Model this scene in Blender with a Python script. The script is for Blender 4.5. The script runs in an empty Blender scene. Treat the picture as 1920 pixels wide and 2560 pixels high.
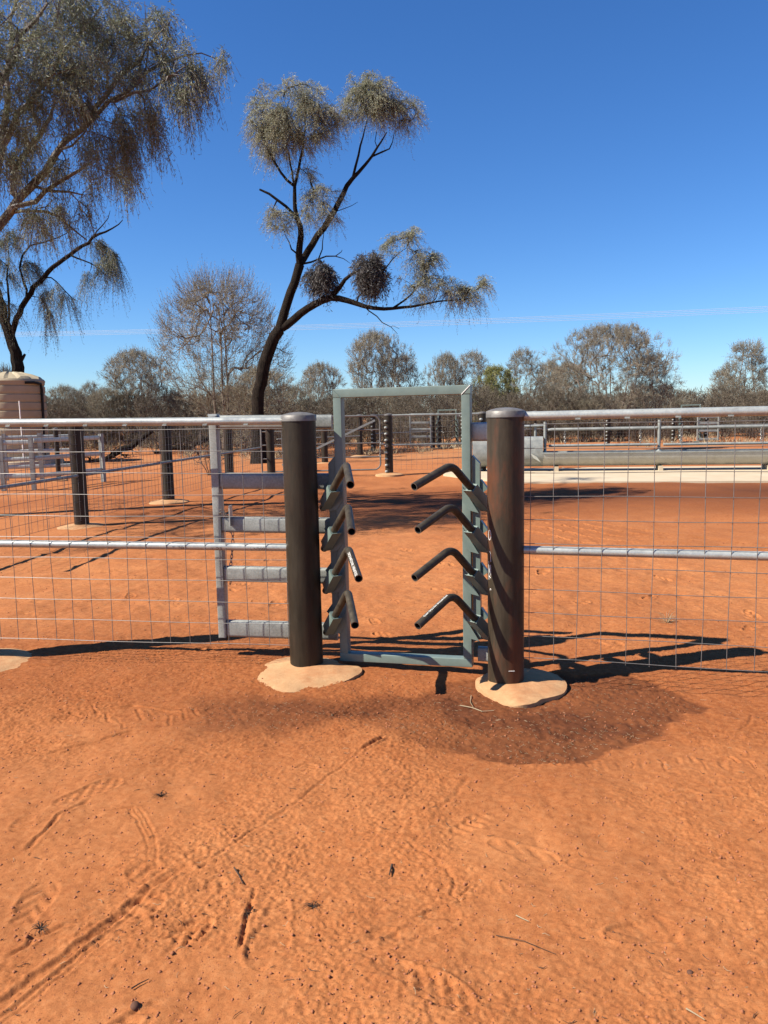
import bpy, math, random
import numpy as np
from mathutils import Vector
random.seed(7); rng = np.random.default_rng(7)
sc = bpy.context.scene
K = 1.15732

# ---------------------------------------------------------------- camera
FPX = 1960.0; PITCH = math.radians(7.1); ROLL = 0.0205; CAMH = 1.5
_c = math.sqrt(1 - ROLL*ROLL)
Fv = np.array([0, math.cos(PITCH), -math.sin(PITCH)])
R0 = np.array([1.0, 0, 0]); U0 = np.array([0, math.sin(PITCH), math.cos(PITCH)])
Rv = R0*_c - U0*ROLL; Uv = U0*_c + R0*ROLL
C0 = np.array([0, 0, CAMH])
cam = bpy.data.cameras.new('camera'); camo = bpy.data.objects.new('camera', cam)
sc.collection.objects.link(camo)
from mathutils import Matrix
mw = Matrix(((Rv[0], Uv[0], -Fv[0], 0), (Rv[1], Uv[1], -Fv[1], 0), (Rv[2], Uv[2], -Fv[2], CAMH), (0, 0, 0, 1)))
camo.matrix_world = mw
cam.sensor_fit = 'VERTICAL'; cam.sensor_height = 36; cam.sensor_width = 27
cam.lens = 36*FPX/2560; cam.clip_start = 0.05; cam.clip_end = 2000
sc.camera = camo

def atY(x, y, Y):
    d = Fv + Rv*(x-960)/FPX - Uv*(y-1280)/FPX
    return C0 + d*(Y/d[1])
def atZ(x, y, z=0.0):
    d = Fv + Rv*(x-960)/FPX - Uv*(y-1280)/FPX
    return C0 + d*((z-CAMH)/d[2])

# ---------------------------------------------------------------- world, sun
SUN_EL = math.radians(42.5); AZ = math.radians(17.0)   # shadows run towards +X, a little away
sdir = np.array([-math.cos(AZ)*math.cos(SUN_EL), -math.sin(AZ)*math.cos(SUN_EL), math.sin(SUN_EL)])
w = bpy.data.worlds.new('World'); sc.world = w; w.use_nodes = True
wn = w.node_tree; wn.nodes.clear()
sky = wn.nodes.new('ShaderNodeTexSky'); sky.sky_type = 'NISHITA'; sky.sun_disc = False
sky.sun_elevation = SUN_EL
sky.sun_rotation = math.atan2(sdir[0], sdir[1])
sky.altitude = 300; sky.air_density = 1.0; sky.dust_density = 0.0; sky.ozone_density = 4.0
hs = wn.nodes.new('ShaderNodeHueSaturation'); hs.inputs['Saturation'].default_value = 1.17
bg = wn.nodes.new('ShaderNodeBackground'); bg.inputs['Strength'].default_value = 0.053
wo = wn.nodes.new('ShaderNodeOutputWorld')
tint = wn.nodes.new('ShaderNodeMix'); tint.data_type = 'RGBA'; tint.blend_type = 'MULTIPLY'; tint.inputs[0].default_value = 1; tint.inputs[7].default_value = (0.80, 1.02, 1.32, 1)
wn.links.new(sky.outputs[0], hs.inputs['Color']); wn.links.new(hs.outputs[0], tint.inputs[6]); wn.links.new(tint.outputs[2], bg.inputs[0]); wn.links.new(bg.outputs[0], wo.inputs[0])
sl = bpy.data.lights.new('sun', 'SUN'); sl.energy = 5.0; sl.angle = math.radians(0.5); sl.color = (1.0, 0.925, 0.82)
so = bpy.data.objects.new('sun', sl); sc.collection.objects.link(so)
so.rotation_euler = Vector(sdir).to_track_quat('Z', 'Y').to_euler()
sc.view_settings.view_transform = 'Standard'; sc.view_settings.look = 'None'
sc.view_settings.gamma = 1; sc.view_settings.exposure = 1.15; sc.view_settings.use_curve_mapping = False

# ---------------------------------------------------------------- materials
def mat(name, rough=0.8, metal=0.0, spec=0.3):
    m = bpy.data.materials.new(name); m.use_nodes = True
    b = m.node_tree.nodes['Principled BSDF']
    b.inputs['Roughness'].default_value = rough; b.inputs['Metallic'].default_value = metal
    b.inputs['Specular IOR Level'].default_value = spec
    return m, m.node_tree, b
def noise(nt, scale, detail=4, rough=0.6, vec=None, sc3=None, coord='Object'):
    n = nt.nodes.new('ShaderNodeTexNoise'); n.inputs['Scale'].default_value = scale
    n.inputs['Detail'].default_value = detail; n.inputs['Roughness'].default_value = rough
    tc = nt.nodes.new('ShaderNodeTexCoord'); src = tc.outputs[coord]
    if sc3:
        mp = nt.nodes.new('ShaderNodeMapping'); mp.inputs['Scale'].default_value = sc3
        nt.links.new(src, mp.inputs[0]); src = mp.outputs[0]
    nt.links.new(src, n.inputs['Vector']); return n.outputs['Fac']
def ramp(nt, fac, stops):
    r = nt.nodes.new('ShaderNodeValToRGB'); e = r.color_ramp.elements
    while len(e) < len(stops): e.new(0.5)
    for i, (p, c) in enumerate(stops):
        e[i].position = p; e[i].color = (*c, 1) if len(c) == 3 else c
    nt.links.new(fac, r.inputs[0]); return r.outputs[0]
def mixc(nt, fac, a, b, mode='MIX'):
    n = nt.nodes.new('ShaderNodeMix'); n.data_type = 'RGBA'; n.blend_type = mode
    for s, v in ((n.inputs[0], fac), (n.inputs[6], a), (n.inputs[7], b)):
        if isinstance(v, (int, float)): s.default_value = v
        elif isinstance(v, tuple): s.default_value = (*v, 1)
        else: nt.links.new(v, s)
    return n.outputs[2]
def math_n(nt, op, a, b=None):
    n = nt.nodes.new('ShaderNodeMath'); n.operation = op
    for s, v in ((n.inputs[0], a), (n.inputs[1], b)):
        if v is None: continue
        if isinstance(v, (int, float)): s.default_value = v
        else: nt.links.new(v, s)
    return n.outputs[0]
def bump(nt, b, h, strength=0.4, dist=0.01, prev=None):
    n = nt.nodes.new('ShaderNodeBump'); n.inputs['Strength'].default_value = strength; n.inputs['Distance'].default_value = dist
    nt.links.new(h, n.inputs['Height'])
    if prev is not None: nt.links.new(prev, n.inputs['Normal'])
    nt.links.new(n.outputs[0], b.inputs['Normal']); return n.outputs[0]

def steel_post_mat():
    m, nt, b = mat('dark_pipe_steel', 0.5, 0.25, 0.3)
    n1 = noise(nt, 9, 6, 0.7, sc3=(1.5, 1.5, 0.35)); n2 = noise(nt, 60, 5, 0.7, sc3=(1, 1, 0.12)); n3 = noise(nt, 3.0, 5, 0.65, sc3=(2.2, 2.2, 0.6))
    base = ramp(nt, n1, [(0.3, (0.05, 0.037, 0.023)), (0.5, (0.085, 0.065, 0.04)), (0.68, (0.13, 0.10, 0.064))])
    st = mixc(nt, 0.55, base, ramp(nt, n2, [(0.3, (0.045, 0.035, 0.023)), (0.7, (0.12, 0.095, 0.062))]))
    rust = ramp(nt, n3, [(0.47, (0, 0, 0)), (0.62, (1, 1, 1))])
    oi = nt.nodes.new('ShaderNodeObjectInfo')
    rf = math_n(nt, 'MULTIPLY', rust, oi.outputs['Color'])
    st = mixc(nt, oi.outputs['Color'], mixc(nt, 1, st, (.55, .55, .52), 'MULTIPLY'), st)
    col = mixc(nt, math_n(nt, 'MULTIPLY', rf, .8), st, (0.23, 0.085, 0.04))
    sc_ = ramp(nt, noise(nt, 140, 3, 0.6, sc3=(1, 1, 0.06)), [(0.71, (0, 0, 0)), (0.76, (1, 1, 1))])
    col = mixc(nt, math_n(nt, 'MULTIPLY', sc_, 0.35), col, (0.34, 0.31, 0.26))
    nt.links.new(col, b.inputs['Base Color'])
    nt.links.new(ramp(nt, n1, [(0.3, (0.42,)*3), (0.7, (0.58,)*3)]), b.inputs['Roughness'])
    bump(nt, b, n2, 0.06, 0.002)
    return m
def galv_mat(name='galvanised_steel', lo=(0.24, 0.255, 0.235), hi=(0.46, 0.48, 0.435), metal=0.15, rough=0.45):
    m, nt, b = mat(name, rough, metal, 0.5)
    n1 = noise(nt, 7, 5, 0.65); n2 = noise(nt, 90, 3, 0.7); n3 = noise(nt, 24, 4, 0.7, sc3=(0.25, 1, 1))
    c = ramp(nt, n1, [(0.3, lo), (0.7, hi)])
    c = mixc(nt, 0.28, c, ramp(nt, n2, [(0.35, (0.20, 0.21, 0.19)), (0.6, (0.56, 0.58, 0.53))]))
    c = mixc(nt, math_n(nt, 'MULTIPLY', ramp(nt, n3, [(0.58, (0, 0, 0)), (0.72, (1, 1, 1))]), 0.4), c, (0.30, 0.27, 0.24))
    nt.links.new(c, b.inputs['Base Color'])
    nt.links.new(ramp(nt, n1, [(0.3, (rough-.1,)*3), (0.7, (rough+.12,)*3)]), b.inputs['Roughness'])
    bump(nt, b, n2, 0.08, 0.002)
    return m
def simple_mat(name, c1, c2, scale=20, rough=0.7, metal=0.0, spec=0.3, bs=0.2, bd=0.004, sc3=None):
    m, nt, b = mat(name, rough, metal, spec)
    n = noise(nt, scale, 5, 0.65, sc3=sc3)
    nt.links.new(ramp(nt, n, [(0.3, c1), (0.7, c2)]), b.inputs['Base Color'])
    if bs: bump(nt, b, noise(nt, scale*4, 4, 0.7, sc3=sc3), bs, bd)
    return m
def leaf_mat(name, c1, c2, c3, scale=1.2, rough=0.55, trans=0.3):
    m, nt, b = mat(name, rough, 0, 0.35)
    g = nt.nodes.new('ShaderNodeNewGeometry')
    n = noise(nt, scale, 3, 0.6)
    mid = tuple((a+d)/2 for a, d in zip(c1, c2))
    c = ramp(nt, n, [(0.32, c1), (0.5, mid), (0.68, c2)])
    try: c = mixc(nt, math_n(nt, 'MULTIPLY', g.outputs['Random Per Island'], 0.75), c, c3)
    except Exception: pass
    nt.links.new(c, b.inputs['Base Color'])
    t = nt.nodes.new('ShaderNodeBsdfTranslucent'); nt.links.new(c, t.inputs[0])
    mx = nt.nodes.new('ShaderNodeMixShader'); mx.inputs[0].default_value = trans
    out = nt.nodes['Material Output']
    nt.links.new(b.outputs[0], mx.inputs[1]); nt.links.new(t.outputs[0], mx.inputs[2]); nt.links.new(mx.outputs[0], out.inputs[0])
    return m
M = {}
M['post'] = steel_post_mat()
M['galv'] = galv_mat()
M['galv_bright'] = galv_mat('bright_galvanised_pipe', (0.50, 0.53, 0.49), (0.73, 0.76, 0.69), 0.4, 0.36)
M['wire'] = galv_mat('galvanised_wire', (0.30, 0.26, 0.235), (0.46, 0.42, 0.39), 0.3, 0.45)
M['green'] = simple_mat('grey_green_paint', (0.175, 0.235, 0.205), (0.225, 0.295, 0.255), 14, 0.38, 0, 0.5, 0.05, 0.002)
M['spear'] = simple_mat('weathered_pipe', (0.035, 0.028, 0.02), (0.13, 0.105, 0.07), 26, 0.5, 0.1, 0.35, 0.15, 0.002)
M['spear_in'] = simple_mat('pipe_bore', (0.008, 0.007, 0.006), (0.015, 0.012, 0.01), 20, 0.9)
M['weldcap'] = simple_mat('cap_steel', (0.22, 0.205, 0.18), (0.40, 0.38, 0.345), 22, 0.5, 0.3, 0.4, 0.15)
def conc_mat():
    m, nt, b = mat('sandy_concrete', 0.9, 0, 0.2)
    c = ramp(nt, noise(nt, 6, 6, .7), [(0.3, (0.52, 0.29, 0.135)), (0.7, (0.69, 0.43, 0.22))])
    c = mixc(nt, math_n(nt, 'MULTIPLY', ramp(nt, noise(nt, 3.2, 5, .7), [(0.46, (0, 0, 0)), (0.64, (1, 1, 1))]), .7), c, (0.50, 0.21, 0.085))
    c = mixc(nt, math_n(nt, 'MULTIPLY', ramp(nt, noise(nt, 90, 3, .7), [(0.66, (0, 0, 0)), (0.74, (1, 1, 1))]), .5), c, (0.25, 0.11, 0.05))
    nt.links.new(c, b.inputs['Base Color']); p = bump(nt, b, noise(nt, 28, 6, .75), .4, .008); bump(nt, b, noise(nt, 200, 3, .7), .3, .002, prev=p)
    return m
M['conc'] = conc_mat()
M['slab'] = simple_mat('pale_concrete', (0.60, 0.48, 0.32), (0.70, 0.58, 0.41), 1.5, 0.9, 0, 0.2, 0.2, 0.01)
M['white_paint'] = simple_mat('stencil_paint', (0.7, 0.68, 0.62), (0.82, 0.8, 0.74), 60, 0.6)
M['black_paint'] = simple_mat('stencil_ink', (0.03, 0.025, 0.03), (0.09, 0.08, 0.08), 90, 0.6)
M['bark'] = simple_mat('dark_bark', (0.010, 0.008, 0.006), (0.075, 0.055, 0.04), 6, 0.95, 0, 0.1, 1.0, 0.06, sc3=(2.5, 2.5, 0.6))
M['bark_pale'] = simple_mat('pale_bark', (0.04, 0.032, 0.026), (0.26, 0.235, 0.21), 2.6, 0.75, 0, 0.3, 0.5, 0.02, sc3=(1, 1, 0.6))
M['twig'] = simple_mat('grey_twig_bark', (0.10, 0.078, 0.06), (0.25, 0.20, 0.155), 2.5, 0.85)
M['leafA'] = leaf_mat('weeping_leaves', (0.12, 0.138, 0.064), (0.31, 0.315, 0.165), (0.21, 0.235, 0.17), 0.8)
M['leafM'] = leaf_mat('olive_leaves', (0.22, 0.228, 0.125), (0.42, 0.42, 0.25), (0.33, 0.34, 0.26), 0.5)
M['mistle'] = leaf_mat('mistletoe_leaves', (0.05, 0.045, 0.04), (0.10, 0.09, 0.08), (0.17, 0.16, 0.15), 0.9)
M['mulga'] = leaf_mat('mulga_foliage', (0.215, 0.185, 0.12), (0.41, 0.36, 0.25), (0.31, 0.285, 0.215), 0.35)
M['mulga_olive'] = leaf_mat('mulga_olive_foliage', (0.20, 0.17, 0.105), (0.38, 0.335, 0.215), (0.29, 0.26, 0.19), 0.35)
M['scrub'] = leaf_mat('scrub_foliage', (0.125, 0.102, 0.064), (0.27, 0.225, 0.145), (0.18, 0.16, 0.115), 0.35)
M['green_leaf'] = leaf_mat('yellow_green_leaves', (0.13, 0.14, 0.035), (0.36, 0.35, 0.10), (0.24, 0.25, 0.07), 0.5)
M['tank'] = simple_mat('beige_plastic', (0.37, 0.305, 0.19), (0.44, 0.365, 0.24), 2, 0.6, 0, 0.3, 0.05)
M['black'] = simple_mat('black_poly', (0.01, 0.01, 0.01), (0.02, 0.02, 0.02), 5, 0.5)
M['straw'] = simple_mat('dry_straw', (0.38, 0.28, 0.15), (0.66, 0.53, 0.34), 8, 0.8)
M['twigdark'] = simple_mat('dead_twig', (0.05, 0.03, 0.02), (0.14, 0.09, 0.06), 15, 0.85)
M['stone'] = simple_mat('ironstone', (0.09, 0.035, 0.02), (0.26, 0.12, 0.07), 6, 0.85, 0, 0.3, 0.3)
M['pebble'] = simple_mat('soil_crumb', (0.30, 0.105, 0.045), (0.50, 0.19, 0.09), 30, 0.95)
M['alu'] = simple_mat('aluminium_cable', (0.8, 0.8, 0.8), (0.9, 0.9, 0.9), 5, 0.5)
M['chain'] = galv_mat('galvanised_chain', (0.35, 0.31, 0.27), (0.62, 0.58, 0.52), 0.6, 0.4)

# ---------------------------------------------------------------- object helpers
def origin(o):
    v = Vector((0, 0, 0))
    while o is not None: v += o.location; o = o.parent
    return v
def tag(o, label=None, cat=None, group=None, kind=None):
    if label: o['label'] = label
    if cat: o['category'] = cat
    if group: o['group'] = group
    if kind: o['kind'] = kind
    return o
def thing(name, label, cat, loc=(0, 0, 0), group=None):
    o = bpy.data.objects.new(name, None); sc.collection.objects.link(o)
    o.location = loc; o.empty_display_size = 0.1
    return tag(o, label, cat, group)
def copy_tree(o, parent=None):
    c = o.copy(); sc.collection.objects.link(c); c.parent = parent
    for ch in list(o.children): copy_tree(ch, c)
    return c
class MB:
    def __init__(s): s.v = []; s.f = []; s.n = 0; s.sm = []; s.mi = []
    def add(s, V, Fc, smooth=False, mi=0):
        V = np.asarray(V, float).reshape(-1, 3); s.v.append(V)
        for f in Fc:
            s.f.append([i+s.n for i in f]); s.sm.append(smooth); s.mi.append(mi)
        s.n += len(V)
    def box(s, c, ax, ay, az, bev=0.0):
        """c centre, ax/ay/az half vectors"""
        c, ax, ay, az = (np.asarray(q, float) for q in (c, ax, ay, az))
        if bev <= 0:
            V = [c + i*ax + j*ay + k*az for k in (-1, 1) for j in (-1, 1) for i in (-1, 1)]
            s.add(V, [(0, 2, 3, 1), (4, 5, 7, 6), (0, 1, 5, 4), (2, 6, 7, 3), (0, 4, 6, 2), (1, 3, 7, 5)]); return
        # profile in the ay-az plane rounded, extruded along ax
        ly, lz = np.linalg.norm(ay), np.linalg.norm(az); uy, uz = ay/ly, az/lz; pr = []
        b = min(bev, ly*.99, lz*.99)
        for q in range(4):
            cy, cz = ((1, 1), (-1, 1), (-1, -1), (1, -1))[q]
            for t in np.linspace(0, math.pi/2, 5):
                a = q*math.pi/2 + t
                pr.append(uy*(cy*(ly-b)+b*math.cos(a)) + uz*(cz*(lz-b)+b*math.sin(a)))
        n = len(pr); V = [c-ax+p for p in pr] + [c+ax+p for p in pr]
        Fc = [(i, (i+1) % n, n+(i+1) % n, n+i) for i in range(n)]
        s.add(V, Fc, True); k = s.n - 2*n
        s.add([c-ax+p for p in pr] + [c+ax+p for p in pr], [tuple(range(n))[::-1], tuple(range(n, 2*n))])
    def bar(s, a, b, wy, wz, up=(0, 0, 1), bev=0.0):
        a, b = np.asarray(a, float), np.asarray(b, float); d = b-a; L = np.linalg.norm(d); d = d/L
        sd = np.cross(up, d); sd /= np.linalg.norm(sd); u = np.cross(d, sd)
        s.box((a+b)/2, d*L/2, sd*wy/2, u*wz/2, bev)
    def tube(s, P, r, n=8, caps=True, smooth=True, mi=0):
        P = np.asarray(P, float); m = len(P)
        r = np.full(m, r, float) if np.isscalar(r) else np.asarray(r, float)
        T = np.gradient(P, axis=0) if m > 2 else np.array([P[1]-P[0]]*2)
        T /= (np.linalg.norm(T, axis=1)[:, None] + 1e-12)
        a = np.array([0, 0, 1.0]) if abs(T[0][2]) < 0.9 else np.array([1.0, 0, 0])
        s1 = np.cross(T[0], a); s1 /= np.linalg.norm(s1); V = []
        an = np.linspace(0, 2*math.pi, n, endpoint=False); ca, sa = np.cos(an)[:, None], np.sin(an)[:, None]
        for i in range(m):
            s1 = s1 - T[i]*np.dot(s1, T[i]); s1 /= np.linalg.norm(s1)+1e-12; s2 = np.cross(T[i], s1)
            V.append(P[i] + r[i]*(ca*s1 + sa*s2))
        V = np.concatenate(V)
        Fc = [(i*n+j, i*n+(j+1) % n, (i+1)*n+(j+1) % n, (i+1)*n+j) for i in range(m-1) for j in range(n)]
        s.add(V, Fc, smooth, mi)
        if caps:
            k = s.n - m*n; s.f.append([k+i for i in range(n)][::-1]); s.f.append([k+(m-1)*n+i for i in range(n)])
            s.sm += [False, False]; s.mi += [mi, mi]
    def lathe(s, c, prof, n=32, smooth=True):
        """prof: (r,z) from bottom to top around vertical axis at c"""
        an = np.linspace(0, 2*math.pi, n, endpoint=False); V = []
        for r, z in prof: V += [(c[0]+r*math.cos(a), c[1]+r*math.sin(a), c[2]+z) for a in an]
        m = len(prof)
        s.add(V, [(i*n+j, i*n+(j+1) % n, (i+1)*n+(j+1) % n, (i+1)*n+j) for i in range(m-1) for j in range(n)], smooth)
        k = s.n-m*n
        s.f.append([k+i for i in range(n)][::-1]); s.f.append([k+(m-1)*n+i for i in range(n)]); s.sm += [False]*2; s.mi += [0, 0]
    def build(s, name, material, parent=None, loc=None):
        V = np.concatenate(s.v)
        o0 = origin(parent) if parent is not None else Vector(loc if loc is not None else (0, 0, 0))
        V = V - np.array(o0)
        me = bpy.data.meshes.new(name); me.from_pydata(V.tolist(), [], s.f)
        mats = material if isinstance(material, (list, tuple)) else [material]
        for q in mats: me.materials.append(q)
        me.polygons.foreach_set('use_smooth', s.sm); me.polygons.foreach_set('material_index', s.mi); me.update()
        if any(s.sm) and len(s.f) < 60000: me.set_sharp_from_angle(angle=0.75)
        o = bpy.data.objects.new(name, me); sc.collection.objects.link(o)
        if parent is not None: o.parent = parent
        else: o.location = o0
        return o
def quads_obj(name, Q, material, parent=None, loc=(0, 0, 0)):
    """Q (n,4,3) numpy quads -> one mesh fast"""
    o0 = np.array(origin(parent)) if parent is not None else np.array(loc, float)
    n = len(Q); V = (Q - o0).reshape(-1).astype(np.float32)
    me = bpy.data.meshes.new(name); me.vertices.add(n*4); me.vertices.foreach_set('co', V)
    me.loops.add(n*4); me.loops.foreach_set('vertex_index', np.arange(n*4, dtype=np.int32))
    me.polygons.add(n); me.polygons.foreach_set('loop_start', np.arange(0, n*4, 4, dtype=np.int32))
    me.polygons.foreach_set('loop_total', np.full(n, 4, dtype=np.int32))
    me.materials.append(material); me.update(calc_edges=True)
    o = bpy.data.objects.new(name, me); sc.collection.objects.link(o)
    if parent is not None: o.parent = parent
    else: o.location = o0
    return o

# ---------------------------------------------------------------- value noise (numpy)
def vnoise(x, y, scale, seed):
    r = np.random.default_rng(seed); N = 256; g = r.random((N, N))
    u = x*scale; v = y*scale; iu = np.floor(u).astype(int); iv = np.floor(v).astype(int)
    fu = u-iu; fv = v-iv; fu = fu*fu*(3-2*fu); fv = fv*fv*(3-2*fv)
    a = g[iu % N, iv % N]; b = g[(iu+1) % N, iv % N]; c = g[iu % N, (iv+1) % N]; d = g[(iu+1) % N, (iv+1) % N]
    return (a*(1-fu)+b*fu)*(1-fv) + (c*(1-fu)+d*fu)*fv - 0.5
def polysd(px, py, poly):
    """signed distance (negative inside)"""
    poly = np.asarray(poly)[:, :2]; n = len(poly); d = np.full(px.shape, 1e9); ins = np.zeros(px.shape, bool)
    for i in range(n):
        a = poly[i]; b = poly[(i+1) % n]; e = b-a
        wx, wy = px-a[0], py-a[1]; t = np.clip((wx*e[0]+wy*e[1])/(e@e), 0, 1)
        d = np.minimum(d, np.hypot(wx-t*e[0], wy-t*e[1]))
        cond = ((a[1] > py) != (b[1] > py)) & (px < (b[0]-a[0])*(py-a[1])/(b[1]-a[1]+1e-12)+a[0])
        ins ^= cond
    return np.where(ins, -d, d)
def linesd(px, py, pts):
    """distance to polyline, and running parameter"""
    pts = np.asarray(pts)[:, :2]; d = np.full(px.shape, 1e9); s = np.zeros(px.shape); side = np.zeros(px.shape); acc = 0
    for i in range(len(pts)-1):
        a, b = pts[i], pts[i+1]; e = b-a; L = math.hypot(*e)
        wx, wy = px-a[0], py-a[1]; t = np.clip((wx*e[0]+wy*e[1])/(L*L), 0, 1)
        dd = np.hypot(wx-t*e[0], wy-t*e[1]); m = dd < d
        d = np.where(m, dd, d); s = np.where(m, acc+t*L, s); side = np.where(m, np.sign(e[0]*wy-e[1]*wx), side); acc += L
    return d, s, side, acc

# ---------------------------------------------------------------- ground
def grow_axis(a, b, step0, lim, g=1.07):
    out = [a]; st = step0
    while abs(out[-1]) < lim: st *= g; out.append(out[-1] + (st if b > 0 else -st))
    return out
xs = np.arange(-2.7, 2.7, 0.0058)
xs = np.array(grow_axis(-2.7, -1, 0.0058, 400)[::-1][:-1] + xs.tolist() + grow_axis(2.7, 1, 0.0058, 400))
ys = [1.45]
while ys[-1] < 5.2: ys.append(ys[-1] + 0.0042*max(1, ys[-1]/2.6))
while ys[-1] < 13: ys.append(ys[-1] + 0.0085*(ys[-1]/5.2)**2)
st = 0.06
while ys[-1] < 600: st *= 1.05; ys.append(ys[-1]+st)
ys = np.array(grow_axis(1.45, -1, 0.0042, 60, 1.15)[::-1][:-1] + ys)
GX, GY = np.meshgrid(xs, ys)
near = np.exp(-np.maximum(0, GY-6)/6)
def relief(x, y):
    z = 0.035*vnoise(x, y, 0.9, 1) + 0.022*vnoise(x, y, 2.7, 2) + 0.010*vnoise(x, y, 8, 3)
    z += 0.010*vnoise(x, y, 13, 14)*np.clip((y-4.6)/1.5, 0, 1)*np.clip((13-y)/5, 0, 1) + 0.0042*vnoise(x, y, 21, 4)*np.clip((14-y)/6, .0, 1) + 0.0022*vnoise(x, y, 52, 5)*np.clip((9-y)/4, 0, 1)
    near_ = np.clip((6.2-y)/2.5, 0, 1); mid_ = np.clip((10-y)/4, 0, 1)
    rough = near_*np.clip(0.5 + 2.0*vnoise(x, y, 1.7, 9) + 1.1*vnoise(x, y, 5.5, 19), 0.06, 1.6)
    z += rough*(0.0034*vnoise(x, y, 95, 6) + 0.0066*vnoise(x, y, 170, 7))
    c = vnoise(x+3.1, y, 62, 8); z += rough*0.020*np.clip(c-0.30, 0, 1)
    return z
Z = relief(GX, GY)
Z += 0.12*vnoise(GX, GY, 0.22, 11)*np.clip((GY-6)/8, 0, 1)
def idx(x0, x1, y0, y1):
    a, b = np.searchsorted(xs, x0), np.searchsorted(xs, x1); c, d = np.searchsorted(ys, y0), np.searchsorted(ys, y1)
    return slice(c, d), slice(a, b)
def G(x, y): p = atZ(x, y); return (p[0], p[1])
def groove(pix, width, depth, rim=0.4, jag=0.0, world=None, fade=True):
    pts = world if world is not None else [G(*p) for p in pix]
    A = np.array(pts); m = width*4
    sl_ = idx(A[:, 0].min()-m, A[:, 0].max()+m, A[:, 1].min()-m, A[:, 1].max()+m)
    X, Y = GX[sl_], GY[sl_]
    if X.size == 0: return
    d, s, side, L = linesd(X + jag*vnoise(X, Y, 25, 31), Y + jag*vnoise(X, Y, 25, 32), pts)
    f = np.clip(np.minimum(s, L-s)/(0.12*L+1e-6), 0, 1) if fade else 1
    prof = -np.exp(-(d/width)**2*2.2) + rim*np.exp(-((d-width*1.25)/(width*.5))**2)
    Z[sl_] += depth*prof*f*(0.7+0.6*(vnoise(X, Y, 9, 33)+.5))
def boot(cx, cy, ang, L=0.29, W=0.105, depth=0.008, bars=9, kind=0):
    """a boot sole pressed into the dust"""
    c, s = math.cos(ang), math.sin(ang)
    sl_ = idx(cx-.25, cx+.25, cy-.25, cy+.25); X, Y = GX[sl_]-cx, GY[sl_]-cy
    if X.size == 0: return
    u = X*c+Y*s; v = -X*s+Y*c; t = u/(L/2)
    wv = W/2*(0.86+0.18*np.cos((t-.45)*2.6))*np.sqrt(np.clip(1-np.abs(t)**5, 0, 1))
    wv *= np.where(np.abs(t+0.22) < .12, .86, 1)
    e = wv-np.abs(v); inside = np.clip(e/0.006, 0, 1)
    rim = np.exp(-((e+0.007)/0.007)**2)*(np.abs(t) < 1.06)
    if kind == 0: tr = np.sin(t*bars*math.pi*.5 + 1.2*np.sin(v/W*5))
    elif kind == 1: tr = np.sin((t*1.0+np.abs(v)/W*.9)*bars*math.pi*.62)
    else: tr = np.sin(t*bars*2.2)*np.sin(v/W*11)
    tr = np.clip(tr*2.2, -1, 1)
    fade = np.clip(0.55+2*vnoise(X+cx, Y+cy, 7, 41+kind), 0.1, 1)
    Z[sl_] += (-depth*inside*(0.55-0.5*tr)*fade + depth*0.55*rim*fade)
# wheel rut from the bottom left to the middle, several parallel scratches
for off, wd, dp in ((0, .018, .009), (14, .012, .006), (34, .012, .005), (52, .01, .004)):
    groove([(-60, 2530+off), (120, 2400+off*.9), (280, 2290+off*.6), (380, 2205+off*.5), (470, 2160+off*.4)], wd, dp, .5, .01)
groove([(470, 2190), (620, 2080), (760, 1990), (870, 1910), (930, 1862), (985, 1830)], .010, .0035, .5, .02)
groove([(905, 1880), (935, 1866), (960, 1850)], .016, .012, .6, .01)
groove([(638, 2200), (625, 2250), (610, 2300), (597, 2362)], .010, .010, .35, .008)
for k_ in range(3): groove([(255+k_*14, 2030-k_*4), (320+k_*14, 2020), (355+k_*12, 2070), (372+k_*10, 2120), (372+k_*9, 2180)], .008, .004, .5, .01)
groove([(60, 2130), (150, 2040), (230, 2000)], .012, .006, .5, .02)
groove([(20, 2380), (90, 2330), (170, 2300)], .012, .007, .5, .02)
groove([(100, 1890), (230, 1860), (350, 1830)], .012, .006, .5, .02)
groove([(-20, 1820), (140, 1800), (330, 1770), (470, 1790)], .016, .007, .5, .02)
def bootpx(x, y, x2, y2, **kw):
    a, b = G(x, y), G(x2, y2); boot((a[0]+b[0])/2, (a[1]+b[1])/2, math.atan2(b[1]-a[1], b[0]-a[0]), **kw)
bootpx(300, 2400, 520, 2290, bars=9, depth=.009, kind=1, L=.31)
bootpx(200, 2330, 400, 2235, bars=12, depth=.012, kind=0)
bootpx(380, 2300, 560, 2190, bars=8, depth=.008, kind=2)
bootpx(700, 2240, 655, 2400, bars=7, depth=.007, kind=0, L=.33, W=.12)
bootpx(300, 2560, 500, 2470, bars=10, depth=.009, kind=1)
bootpx(960, 2400, 1150, 2500, bars=9, depth=.010, kind=2, L=.33)
bootpx(1530, 2330, 1770, 2300, bars=3, depth=.012, kind=0, L=.34, W=.12)
bootpx(820, 2400, 960, 2330, bars=3, depth=.006, kind=0)
bootpx(1450, 2150, 1600, 2190, bars=4, depth=.005, kind=1)
bootpx(30, 2330, 120, 2200, bars=8, depth=.006, kind=1)
bootpx(150, 2010, 290, 1960, bars=8, depth=.006, kind=2)
bootpx(1010, 2330, 1090, 2290, bars=4, depth=.005, kind=0)
for q in range(46):   # older, half worn prints and hoof scuffs
    yy = random.uniform(1.9, 9.5); xx = random.uniform(-.56, .56)*yy
    boot(xx, yy, random.uniform(0, 6.3), L=random.uniform(.12, .3), W=random.uniform(.07, .11), depth=random.uniform(.002, .0065), bars=random.randint(3, 12), kind=random.randint(0, 2))
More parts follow.
